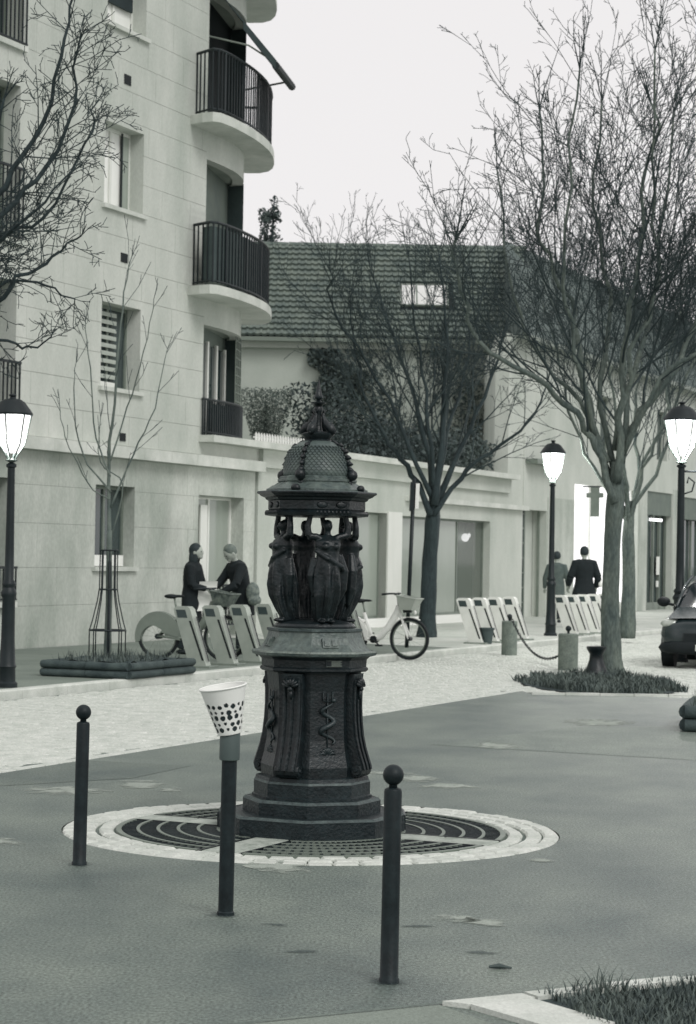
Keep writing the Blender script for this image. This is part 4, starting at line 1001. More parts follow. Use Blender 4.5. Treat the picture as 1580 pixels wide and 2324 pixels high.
# ------------------------------------------------------------------ bicycles (local x forward)
def bicycle(label, loc, rz, framem, skirtm, basketm, tyre_w=.024):
    t = thing('bicycle', label, 'bicycle', loc, rz, 'hire bicycles at the docks'); R = .335
    for x in (0, 1.06):
        wh = MB().tube([(x+(R-.02)*cos(2*pi*i/36), 0, R+(R-.02)*sin(2*pi*i/36)) for i in range(37)], tyre_w, 8, False).build('wheel', BLACK, t, True)
        MB().tube([(x+(R-.055)*cos(2*pi*i/36), 0, R+(R-.055)*sin(2*pi*i/36)) for i in range(37)], .012, 6, False).build('rim', GREYM, wh, True)
        s_ = MB()
        for i in range(14): a = 2*pi*i/14; s_.tube([(x, .02*(-1)**i, R), (x+(R-.06)*cos(a), 0, R+(R-.06)*sin(a))], .0018, 3)
        s_.build('spokes', GREYM, wh)['kind'] = 'stuff'
        MB().tube([(x, -.06, R), (x, .06, R)], .035 if x else .04, 12).build('hub', IRON2, wh)
    f = MB()
    f.tube([(.36, 0, .36), (.46, 0, .31), (.56, 0, .36), (.70, 0, .52), (.84, 0, .74), (.875, 0, .86)], [.05, .058, .058, .055, .058, .05], 10)
    f.tube([(.40, 0, .33), (.33, 0, .55), (.27, 0, .74)], [.045, .04, .026], 8)
    for s_ in (-1, 1): f.tube([(.42, s_*.03, .32), (0, s_*.05, .335)], [.022, .016], 6); f.tube([(.30, s_*.03, .62), (0, s_*.05, .335)], [.018, .014], 6)
    f.build('frame', framem, t, True)
    MB().tube([(.285, 0, .72), (.245, 0, .90)], .016, 8).build('seat_post', GREYM, t, True)
    s_ = MB(); s_.ball((.19, 0, .93), .11, 12, 8, (1.0, .75, .32)); s_.ball((.30, 0, .935), .085, 10, 7, (1.3, .35, .25)); s_.build('saddle', BLACK, t, True)
    fk = MB(); fk.tube([(.868, 0, .80), (.90, 0, .70), (.955, 0, .60)], [.026, .03, .03], 8)
    for s_ in (-1, 1): fk.tube([(.94, s_*.035, .64), (1.03, s_*.05, .40), (1.06, s_*.055, .335)], [.02, .018, .014], 7)
    fk.build('fork', framem, t, True)
    h = MB(); h.tube([(.875, 0, .84), (.85, 0, .99), (.835, 0, 1.04)], [.022, .02, .018], 8)
    for s_ in (-1, 1): h.tube([(.835, 0, 1.04), (.84, s_*.12, 1.06), (.80, s_*.24, 1.06), (.68, s_*.29, 1.045)], [.016, .015, .015, .019], 7)
    h.build('handlebar', IRON2, t, True)
    ba = MB(); a, c, z0, z1 = (.90, 1.16, .80, 1.0)
    pr = lambda x, y: (x, y)
    lo_ = [Vector((.93, -.13, z0)), Vector((1.13, -.13, z0)), Vector((1.13, .13, z0)), Vector((.93, .13, z0))]; hi_ = [Vector((.89, -.19, 1.03)), Vector((1.22, -.19, .98)), Vector((1.22, .19, .98)), Vector((.89, .19, 1.03))]
    ba.rings([[p*1 for p in lo_], hi_], True, False); ba.f.append((3, 2, 1, 0)); ba.rings([[p+Vector((0, 0, .006)) for p in lo_], [Vector((p.x*.985+.015, p.y*.96, p.z)) for p in hi_]], True, False)
    bo = ba.build('basket', basketm, t)
    rm = MB(); rm.tube([hi_[0], hi_[1], hi_[2], hi_[3], hi_[0]], .012, 6); rm.build('basket_rim', basketm, bo)
    MB().tube([(.95, 0, .78), (1.09, 0, .785)], .03, 8).build('basket_support', IRON2, t)
    MB().ball((1.15, 0, .76), .035, 10, 8, (.7, 1, 1)).build('headlight', WHITE2, t, True)
    sk = MB(); N = 20
    ring = []
    for i in range(N+1):
        a = lerp(radians(-8), radians(195), i/N)
        ro = R+.035; ri = lerp(.12, R-.03, max(0, (i/N-.45)/.55)) if i/N > .45 else .12
        ring.append([Vector((ri*cos(a), -.05, R+ri*sin(a))), Vector((ro*cos(a), -.05, R+ro*sin(a))), Vector((ro*cos(a), .05, R+ro*sin(a))), Vector((ri*cos(a), .05, R+ri*sin(a)))])
    sk.rings(ring, True, True); sk.slab_xz([(.05, .40), (.34, .33), (.36, .45), (.2, .62)], -.06, .06)
    sk.build('rear_skirt', skirtm, t)
    mg = MB(); mg.rings([[Vector((1.06+(R+q)*cos(a), s_, R+(R+q)*sin(a))) for (q, s_) in ((.012, -.03), (.02, -.03), (.02, .03), (.012, .03))] for a in [radians(60+i*10) for i in range(11)]]); mg.build('mudguard', framem, t)
    cr = MB(); cr.tube([(.46, -.07, .31), (.46, .07, .31)], .06, 14); cr.tube([(.46, -.08, .31), (.57, -.085, .22)], .012, 6); cr.tube([(.46, .08, .31), (.35, .085, .40)], .012, 6); cr.box(.53, .63, -.16, -.085, .205, .23).box(.29, .39, .085, .16, .39, .415); cr.build('crank', BLACK, t)
    return t
PATT = mat('patterned_basket', .12, .6, .7, 16.0)
rz = atan2(-SX, SY)                                        # across the street, front wheel to the road
bicycle('grey hire bicycle with a covered rear wheel and patterned basket, left of the fountain', (-2.77, 32.0, .1), rz+.05, GREYM, mat('skirt_grey', .22, .6, .1, 4), PATT)
bicycle('white hire bicycle with a pale front basket just right of the fountain', (.04, 35.2, .02), rz+.02, WHITE2, WHITE2, mat('pale_basket', .42, .6, .06, 4), .026)

# ------------------------------------------------------------------ stone posts with chain, pot, iron base, sign pole
def stone_post(loc, label, r, h):
    t = thing('stone_post', label, 'stone post', loc, .4, 'round stone posts joined by a chain')
    MB().lathe([(r, -.02), (r, h-.015), (r-.015, h), (.02, h)], 28).build('drum', mat('rough_granite', .20, .85, .25, 7.0, .3, 60, .2, 50), t, True, None, 40)
    MB().tube([(0, 0, h), (0, 0, h+.05)], .02, 8).build('pin', IRON2, t); MB().ball((0, 0, h+.075), .045, 10, 8).build('ring_head', IRON2, t, True)
    return t
PA = Vector((2.83, 37.4, 0)); PB = Vector((3.35, 32.55, 0))
stone_post(PA, 'round granite post with chain near the pale bike docks, the farther one', .135, .60); stone_post(PB, 'round granite post with chain left of the big tree, the nearer one', .15, .56)
ch = MB(); N = 46
cp = []
for i in range(N+1):
    s_ = i/N; p = PA.lerp(PB, s_); zz = lerp(.67, .36, s_)-.52*4*s_*(1-s_)*(1 if s_ < .62 else 1)*.78; cp.append(Vector((p.x+.02, p.y, max(zz, .03))))
for i in range(N):
    c_ = (cp[i]+cp[i+1])/2; dd = (cp[i+1]-cp[i]).normalized(); sd_ = dd.cross(Vector((0, 0, 1))).normalized(); up_ = sd_.cross(dd)
    ax = sd_ if i % 2 else up_; Lk = (cp[i+1]-cp[i]).length*.68
    ch.tube([c_+dd*Lk*cos(a)+ax*.022*sin(a) for a in [2*pi*k/8 for k in range(9)]], .007, 4, False)
tag(ch.build('chain', IRON2), 'sagging iron chain strung between the two round stone posts', 'chain')
ft = thing('flower_pot', 'small dark tapered pot on the pavement below the pale bike docks', 'pot', st(37.6, 13.2, .1))
MB().lathe([(.09, 0), (.125, .26), (.14, .27), (.14, .30), (.12, .30), (.11, .26)], 18).build('pot', mat('pot_grey', .07, .7), ft, True, None, 40); MB().lathe([(.115, .265), (.01, .27)], 16).build('soil', SOIL, ft)
ib = thing('iron_stub', 'low dark flared iron post stub beside the foot of the big tree', 'post stub', (3.55, 30.6, 0), .2)
MB().lathe([(.21, 0), (.21, .06), (.17, .08), (.13, .17), (.10, .26), (.095, .34), (.13, .40), (.14, .42), (.14, .45), (.02, .46)], 16).build('stub', IRON, ib, True, None, 35)
MB().box(-.23, .23, -.23, .23, -.01, .05).build('foot', IRON, ib)
sp = thing('sign_pole', 'thin dark sign pole seen edge-on in front of the shop window', 'sign pole', (1.06, 37.6, .1)); sp.rotation_euler = (0, radians(1.6), 0)
MB().tube([(0, 0, 0), (0, 0, 2.95)], .036, 10).build('pole', IRON2, sp, True); MB().box(-.055, -.0, -.10, .3, 2.38, 2.88).build('sign_panel', IRON2, sp); MB().box(.037, .10, -.06, .25, 2.42, 2.86).build('plate', WHITE2, sp)

# ------------------------------------------------------------------ log planters
def planter(label, loc, rz, lx, ly, n=2, r=.052):
    t = thing('log_planter', label, 'planter', loc, rz, 'log-edged planters')
    for k in range(n):
        z = r+k*r*1.95
        for (a, b_) in (((0, 0), (lx*.52, 0)), ((lx*.525, 0), (lx, 0)), ((lx, .02), (lx, ly*.5)), ((lx, ly*.505), (lx, ly)), ((0, .02), (0, ly)), ((0, ly), (lx, ly))):
            m = MB(); m.tube([(a[0], a[1], z), ((a[0]+b_[0])/2, (a[1]+b_[1])/2, z+R_.uniform(-.004, .004)), (b_[0], b_[1], z)], [r*R_.uniform(.92, 1), r, r*R_.uniform(.92, 1)], 10); m.build('log', LOG, t, True, None, 40)
    m = MB(); rr = random.Random(int(lx*100)); N = 10
    grid = [[Vector((lerp(.04, lx-.04, i/N), lerp(.04, ly-.04, j/N), n*r*1.85+rr.uniform(-.03, .03))) for i in range(N+1)] for j in range(N+1)]
    m.rings(grid, False, False); m.build('soil', SOIL, t)
    g_ = MB()
    for i in range(500):
        x, y = rr.uniform(.05, lx-.05), rr.uniform(.05, ly-.05); h = rr.uniform(.04, .16); a = rr.uniform(0, 6.28); q = Vector((x, y, n*r*1.8)); w = Vector((-sin(a), cos(a), 0))*.008
        g_.add([q-w, q+w, q+Vector((cos(a)*h*.5, sin(a)*h*.5, h))], [(0, 1, 2)])
    o = g_.build('weeds', GRASS, t); o['kind'] = 'stuff'
    return t
# local y along the street, x across towards the road
planter('low planter edged with stacked round logs under the caged sapling', (-3.80, 27.1, .1), rz, 1.22, 1.75)
planter('dark log-edged planter cut by the right edge of the picture', (3.33, 21.15, 0), -.22, 1.6, 1.6, 2, .066)

# ------------------------------------------------------------------ trees
def grow(b, p, d, length, r, level, rr, P):
    seg = P['seg'][level]; n = max(2, int(length/seg)); pts = [p]; q = p.copy(); d = d.normalized(); dirs = [d]
    for i in range(n):
        d = (d+Vector((rr.gauss(0, 1), rr.gauss(0, 1), rr.gauss(0, 1)))*P['wig'][level]+Vector((0, 0, P['up'][level]))).normalized()
        q = q+d*(length/n); pts.append(q.copy()); dirs.append(d)
    b.tube(pts, [max(lerp(r, r*.35, i/n), P['rmin']) for i in range(n+1)], 5 if level < 2 else (4 if level == 2 else 3), False)
    branch(b, pts, dirs, length, r, level, rr, P)
def branch(b, pts, dirs, length, r, level, rr, P, t0=.22):
    if level >= P['max']: return
    k = int(length*P['dens'][level]*rr.uniform(.8, 1.2)+.5); n = len(pts)-1
    for j in range(k):
        t = lerp(t0, 1.0, (j+rr.random())/max(k, 1)); i = min(int(t*n), n-1); f = t*n-i
        p = pts[i].lerp(pts[i+1], f); d = dirs[min(i+1, n)]
        ax = d.orthogonal().normalized(); ax = Matrix.Rotation(rr.uniform(0, 6.28), 3, d) @ ax
        dd = (Matrix.Rotation(radians(rr.uniform(*P['ang'])), 3, ax) @ d)
        l = length*P['ratio'][level]*(1-.55*t)*rr.uniform(.7, 1.3)
        l = max(l, P['lmin'])
        grow(b, p, dd, l, max(r*(1-.6*t)*P.get('rk', .5), P['rmin']), level+1, rr, P)
DEF = dict(seg=[.35, .28, .2, .12, .08], wig=[.07, .10, .13, .18, .2], up=[.05, .10, .12, .10, .05], dens=[2.2, 3.2, 5.0, 9.0, 0], ratio=[.62, .55, .5, .5, .5], ang=(22, 52), rmin=.004, lmin=.09, max=4)
def tree(label, loc, trunk, trad, limbs, seed, P=None, m=BARK, group='bare street trees', name='bare_tree', twigm=None):
    rr = random.Random(seed); P = {**DEF, **(P or {})}
    t = thing(name, label, 'tree', loc, 0, group)
    tb_ = MB(); pts = [Vector((x, y, z)) for x, y, z in trunk]
    # dense ring resample for a slightly uneven trunk
    n = len(pts)*5; rings = []
    for i in range(n+1):
        s_ = i/n*(len(pts)-1); k = min(int(s_), len(pts)-2); p = pts[k].lerp(pts[k+1], s_-k); r = lerp(trad[k], trad[k+1], s_-k)
        rings.append([p+Vector((cos(a), sin(a), 0))*r*(1+.06*sin(3*a+i*.3)+.05*sin(7*a+i*.9)*(1 if i > 2 else 2)) for a in [2*pi*j/18 for j in range(18)]])
    tb_.rings(rings); tb_.build('trunk', m, t, True)
    lb = MB(); cr = MB()
    for (path, r0, r1) in limbs:
        pp = [Vector(p) for p in path]; out = []
        for i in range(len(pp)-1):                           # catmull-rom
            a, b_, c, d = pp[max(i-1, 0)], pp[i], pp[i+1], pp[min(i+2, len(pp)-1)]
            for k in range(4):
                u = k/4; out.append(.5*((2*b_)+(c-a)*u+(2*a-5*b_+4*c-d)*u*u+(3*b_-a-3*c+d)*u**3))
        out.append(pp[-1]); n = len(out)-1
        out = [p+Vector((rr.gauss(0, 1), rr.gauss(0, 1), rr.gauss(0, .5)))*(P.get('jit', .035) if 2 < i else 0) for i, p in enumerate(out)]
        ln_ = sum((out[i+1]-out[i]).length for i in range(n))
        lb.tube(out, [lerp(r0, r1, (i/n)**.8)*(1+.05*sin(i*1.7)) for i in range(n+1)], 9, True)
        dirs = [(out[min(i+1, n)]-out[max(i-1, 0)]).normalized() for i in range(n+1)]
        branch(cr, out, dirs, ln_, (r0+r1)*.42, 0, rr, P, .22)
        for q_ in range(3): grow(cr, out[-1], (dirs[-1]+Vector((rr.gauss(0, .25), rr.gauss(0, .25), .1))), rr.uniform(.5, 1.0)*P.get('tip', 1), r1*.8, 1, rr, P)
    lb.build('limbs', m, t, True); cr.build('crown', twigm or TWIG, t)
    return t
rr = random.Random(77)
def J(path, a, dy):                                        # give a drawn limb depth
    n = len(path)-1; return [(x, a+dy*(i/n)+.12*sin(i*2.1+dy*3), z) for i, (x, z) in enumerate(path)]
big = [(J([(0, 2.5), (-.3, 3.3), (-.6, 3.9), (-1.2, 4.4), (-1.85, 4.8), (-2.2, 5.5), (-2.4, 6.5)], 0, -.6), .085, .02),
       (J([(-.02, 2.8), (-.32, 3.6), (-.48, 4.6), (-.62, 5.6), (-.95, 6.3), (-1.08, 7.2), (-1.12, 8.9)], 0, .5), .085, .015),
       (J([(-.3, 3.5), (-.5, 4.5), (-.75, 5.6), (-.8, 6.8), (-.7, 9.2)], .05, -.9), .06, .014),
       (J([(.03, 2.8), (.1, 3.8), (.12, 5.2), (.25, 6.8), (.42, 8.7)], 0, -.8), .10, .015),
       (J([(.05, 2.9), (.28, 3.75), (.8, 4.5), (1.2, 5.4), (1.5, 6.8), (1.75, 8.4)], 0, .4), .10, .016),
       (J([(.1, 3.1), (.3, 4.6), (.7, 6.3), (.95, 9.0)], 0, 1.1), .08, .014),
       (J([(0, 3.0), (-.2, 4.4), (.0, 5.9), (-.25, 7.4), (-.1, 9.2)], .05, 1.0), .07, .014),
       (J([(.1, 3.2), (.6, 4.4), (1.3, 5.0), (2.0, 5.9), (2.3, 7.4)], 0, -1.0), .07, .014),
       (J([(-.1, 3.1), (-.5, 4.1), (-1.1, 5.0), (-1.5, 6.2), (-1.7, 8.0)], 0, 1.2), .06, .012),
       (J([(.0, 3.3), (.15, 4.8), (.5, 5.9), (.35, 7.2), (.3, 9.4)], -.05, -1.3), .06, .012)]
tree('big bare tree with a pale mottled trunk at the right, nearest to the camera', (3.84, 31.2, 0), [(0, 0, -.05), (-.01, 0, .25), (-.03, 0, .9), (-.01, 0, 1.9), (.02, 0, 2.6), (.03, 0, 3.1)], [.21, .155, .128, .118, .128, .075], [([(x, y, 3+(z-3)*.9 if z > 3 else z) for x, y, z in p_], a_*.72, b_) for p_, a_, b_ in big], 101, dict(dens=[2.0, 3.6, 5.0, 8.0, 0], ratio=[.62, .46, .40, .5, .5], ang=(20, 50), up=[.03, .06, .05, .04, .03], wig=[.07, .10, .15, .2, .2], rk=.6))
mid = [(J([(.05, 2.5), (-.3, 3.4), (-.75, 4.1), (-1.2, 5.0), (-1.5, 6.3), (-1.6, 7.6)], 0, -.5), .07, .014), (J([(.1, 2.5), (.6, 3.3), (1.2, 3.95), (1.9, 4.7), (2.3, 5.6)], 0, -.4), .065, .014),
       (J([(.1, 2.7), (-.05, 4.3), (-.6, 6.3), (-1.15, 8.4)], 0, .5), .08, .013), (J([(.12, 2.7), (.25, 4.6), (.3, 6.6), (.1, 8.8)], 0, -.4), .09, .013), (J([(.15, 2.7), (.65, 4.1), (1.2, 5.8), (1.65, 7.7)], 0, .5), .08, .013),
       (J([(.1, 2.8), (-.4, 4.0), (-1.0, 5.6), (-1.9, 7.2), (-2.0, 8.2)], 0, -1.0), .06, .012), (J([(.1, 2.8), (.4, 4.4), (.75, 6.4), (.8, 8.3)], 0, 1.1), .06, .012), (J([(.1, 2.9), (.0, 4.5), (-.25, 6.4), (-.5, 8.6)], 0, -1.1), .06, .012)]
tree('slender bare tree with a dark trunk behind the white bicycle', (1.58, 42.6, 0), [(0, 0, 0), (.02, 0, .6), (.05, 0, 1.6), (.1, 0, 2.4), (.12, 0, 2.9)], [.20, .16, .145, .15, .09], [([(x, y, 3+(z-3)*.80 if z > 3 else z) for x, y, z in p_], a_, b_) for p_, a_, b_ in mid], 202, dict(dens=[2.6, 3.8, 4.6, 6.0, 0], ratio=[.58, .46, .42, .5, .5], rk=.6, ang=(16, 44), up=[.04, .07, .07, .05, .03], wig=[.07, .12, .15, .2, .2]), BARK_D)
def auto_limbs(n, z0, H, spread, seed, r0=.07):
    rr = random.Random(seed); out = []
    for i in range(n):
        a = 2*pi*(i+rr.uniform(-.3, .3))/n; s_ = spread*rr.uniform(.45, 1); h = H*rr.uniform(.8, 1)
        pth = [(0, 0, z0+rr.uniform(-.2, .2))]
        for k in (.25, .5, .75, 1): e = s_*k**.8; pth.append((e*cos(a)+rr.uniform(-.12, .12), e*sin(a)+rr.uniform(-.12, .12), z0+(h-z0)*k**1.05))
        out.append((pth, r0*rr.uniform(.8, 1.1), .013))
    return out
tr3 = [(0, 0, 0), (.02, 0, 1), (.0, 0, 2.1), (.03, 0, 2.8)]; td3 = [.17, .135, .12, .09]
tree('bare tree standing right behind the big pale trunk in front of the lit shop', (5.72, 44.0, .1), tr3, td3, auto_limbs(8, 2.4, 8.2, 2.3, 5, .055), 303, dict(dens=[2.0, 3.0, 3.6, 4.0, 0], ang=(20, 50)), BARK)
tree('tall bare tree rising behind the tiled roof on the right', (5.6, 76.0, 0), [(0, 0, 0), (0, 0, 3), (.1, 0, 6)], [.25, .2, .14], auto_limbs(9, 5, 12.6, 3.4, 25, .09), 305, dict(dens=[1.8, 2.4, 3.0, 3.0, 0], max=3, rmin=.007, seg=[.6, .45, .35, .25, .2]), BARK_D)
tree('tall bare tree behind the corner shops at the far right', (11.0, 80.0, 0), [(0, 0, 0), (0, 0, 3), (.1, 0, 6)], [.25, .2, .14], auto_limbs(11, 5, 12.6, 4.4, 35, .09), 306, dict(dens=[1.8, 2.4, 3.0, 3.0, 0], max=3, rmin=.007, seg=[.6, .45, .35, .25, .2]), BARK_D)
# tree at the left whose trunk stands outside the picture
lt = [(J([(0, 2.8), (.8, 4.0), (1.66, 5.0), (2.26, 5.6), (2.66, 6.25), (2.85, 6.9)], 0, .2), .05, .010), (J([(0, 2.6), (.9, 3.6), (1.66, 4.1), (2.0, 4.36), (2.43, 4.6), (2.95, 4.8)], 0, -.3), .045, .008),
      (J([(0, 2.9), (.9, 4.4), (1.66, 5.36), (2.1, 6.1), (2.5, 7.0), (2.6, 7.6)], 0, .6), .05, .010), (J([(0, 2.8), (.9, 4.0), (1.6, 4.62), (2.2, 4.98), (2.9, 5.4)], 0, -.7), .04, .008),
      (J([(0, 2.5), (.9, 3.4), (1.6, 3.75), (2.0, 3.7), (2.4, 3.85)], 0, .4), .03, .007), (J([(0, 2.8), (.9, 4.2), (1.6, 4.9), (2.1, 5.1), (2.8, 5.9), (2.95, 6.4)], 0, .9), .035, .008),
      (J([(0, 2.6), (.8, 3.7), (1.6, 4.3), (2.3, 4.35), (2.75, 4.15)], 0, .1), .03, .007), (J([(0, 3), (.5, 5), (1.2, 6.6), (1.7, 8)], 0, -.5), .05, .01)]+auto_limbs(5, 2.8, 7.6, 2.6, 45)
tree('bare tree at the far left, only its twiggy branches reach into the picture', (-5.26, 22.35, .1), [(0, 0, 0), (0, 0, 1.5), (0, 0, 2.9)], [.18, .14, .12], [([(x*(1 if x < 1.3 else 1-.10*(x-1.3)), y, z) for x, y, z in p_], a_, b_) for p_, a_, b_ in lt], 404, dict(up=[.02, .03, .04, .05, .05], ratio=[.22, .5, .5, .5, .5], dens=[4.0, 6.0, 8.0, 10, 0], ang=(26, 64), tip=.35, jit=.025), BARK_D)
# caged sapling
sap = [(J([(0, 1.5), (-.03, 2.6), (.05, 3.6), (.1, 4.6), (.2, 5.3)], 0, .05), .030, .006), (J([(0, 2.0), (.28, 2.7), (.55, 3.3), (.68, 4.1)], 0, .2), .016, .005), (J([(0, 2.4), (-.2, 2.9), (-.28, 3.8), (-.36, 4.4)], 0, -.1), .014, .005),
       (J([(0, 2.2), (-.38, 2.7), (-.5, 3.4), (-.52, 3.9)], 0, .2), .014, .005), (J([(0, 2.6), (.2, 3.3), (.42, 4.0), (.55, 4.7)], 0, -.2), .013, .005), (J([(0, 2.1), (-.3, 2.3), (-.58, 2.9), (-.68, 3.3)], 0, 0), .011, .005), (J([(0, 1.6), (.15, 2.3), (-.15, 2.6), (-.2, 3.2)], .05, .3), .012, .005)]
tree('young bare sapling inside an iron tree guard by the stone facade', (-3.1, 28.1, .25), [(0, 0, 0), (.01, 0, .8), (0, 0, 1.7)], [.05, .042, .034], sap, 505, dict(dens=[1.6, 2.0, 2.0, 0, 0], max=2, tip=.3, jit=.008, rmin=.0035, ratio=[.3, .4, .5, .5, .5]), mat('sapling_bark', .13, .8, .3, 6), name='sapling', group='young trees')
tgd = thing('tree_guard', 'iron cage tree guard with flared foot around the sapling', 'tree guard', (-3.1, 28.1, .25))
prf = [(.235, .0), (.235, .40), (.20, .52), (.14, .78), (.115, .95), (.112, 1.45)]
for k in range(8):
    a = 2*pi*k/8+.2; b = MB(); b.tube([(r*cos(a), r*sin(a), z) for r, z in prf], .0085, 6); b.build('bar', IRON2, tgd, True)
for r, z in ((.237, .02), (.237, .40), (.117, .93), (.114, 1.44)):
    b = MB(); b.tube([(r*cos(2*pi*i/24), r*sin(2*pi*i/24), z) for i in range(25)], .012, 6, False); b.build('hoop', IRON2, tgd, True)
for x in (-.06, .07): pass
MB().tube([(.02, -.05, 0), (.02, -.055, 1.3)], .02, 8).build('stake', IRON2, tgd)
# sparse evergreen tip beyond the roof
cf = thing('evergreen_tree', 'narrow sparse evergreen showing above the roof beside the building corner', 'tree', (-3.15, 82.0, 0))
MB().tube([(0, 0, 0), (.05, 0, 8), (0, 0, 12), (.15, 0, 15.4)], [.3, .2, .1, .02], 7).build('trunk', BARK_D, cf, True)
rc = random.Random(31); CL = []
for i in range(46):
    h = rc.random()**1.2; sp_ = rc.choice((-.32, .28)); CL.append((sp_*(1-h*.5)+rc.uniform(-.35, .35)*(1-h*.8), rc.uniform(-.4, .4), 10.8+4.5*h*(1 if sp_ > 0 else .85), rc.uniform(.1, .24)))
def cfn(rr):
    x, y, z, r = rr.choice(CL); return (x+rr.gauss(0, r*.55), y+rr.gauss(0, r*.6), z+rr.gauss(0, r*.8))
leaves('crown', None, None, LEAF, None, 1700, cfn, .085, 17, cf)

# bed with grass round the big tree
def bed_fn(rr):
    while True:
        x, y = rr.uniform(-1.1, 1.05), rr.uniform(-2.15, 2.2)
        if ((x/1.0)**2+((y-.0)/2.1)**2)*(1+.25*sin(x*9+y*3)) < 1: return 3.4+x, 28.85+y
b = MB(); b.add([(3.4+1.05*cos(2*pi*i/40), 28.9+2.25*sin(2*pi*i/40), .012) for i in range(40)], [tuple(range(40))]); tag(b.build('soil_bed', SOIL), kind='structure')
grass('grass', 'rough grass growing in the bed around the big bare tree', bed_fn, 6500, .04, .13, 14, 3.4, 28.85, .009, ((2.75, 27.7, .5, .8), (3.7, 30.8, .6, .9), (4.1, 28.3, .6, .3)))
eb = thing('bed_edging', 'pale thin stone edging along the front of the big tree bed', 'kerb', (2.3, 26.62, 0))
for i in range(5): blk('stone', KERB, eb, i*.42, i*.42+.413, -.03, .03, 0, .03+.003*(i % 2)).rotation_euler = (0, 0, .03)
# ------------------------------------------------------------------ people
SKIN = mat('skin', .42, .6, .08, 4)
HAIR_D = mat('dark_hair', .03, .7, .3, 20); HAIR_G = mat('grey_hair', .16, .7, .3, 20)
COAT_B = mat('black_coat', .013, .85, .3, 8, .3, 60); COAT_G = mat('grey_coat', .11, .85, .25, 6, .3, 60); TROU = mat('dark_trousers', .02, .85, .3, 8); TROU2 = mat('grey_trousers', .06, .85, .2, 6)
SHOE = mat('shoe', .015, .5)
def finger_hand(b, c, dirv, side):
    d = Vector(dirv).normalized(); ax = Vector((0, -1, 0)) if abs(d.y) < .8 else Vector((1, 0, 0)); sdv = d.cross(ax).normalized()
    b.ball(Vector(c)+d*.035, .04, 8, 6, (.7, .8, 1.1))
    for i in range(4):
        o = Vector(c)+d*.06+sdv*(i-1.5)*.018; l = (.06, .075, .07, .055)[i]
        b.tube([o, o+d*l*.6, o+d*l*.9+ax*.02], [.009, .0085, .007], 6)
    b.tube([Vector(c)+d*.02+sdv*.03*side, Vector(c)+d*.05+sdv*.055*side, Vector(c)+d*.075+sdv*.055*side], [.011, .01, .008], 6)
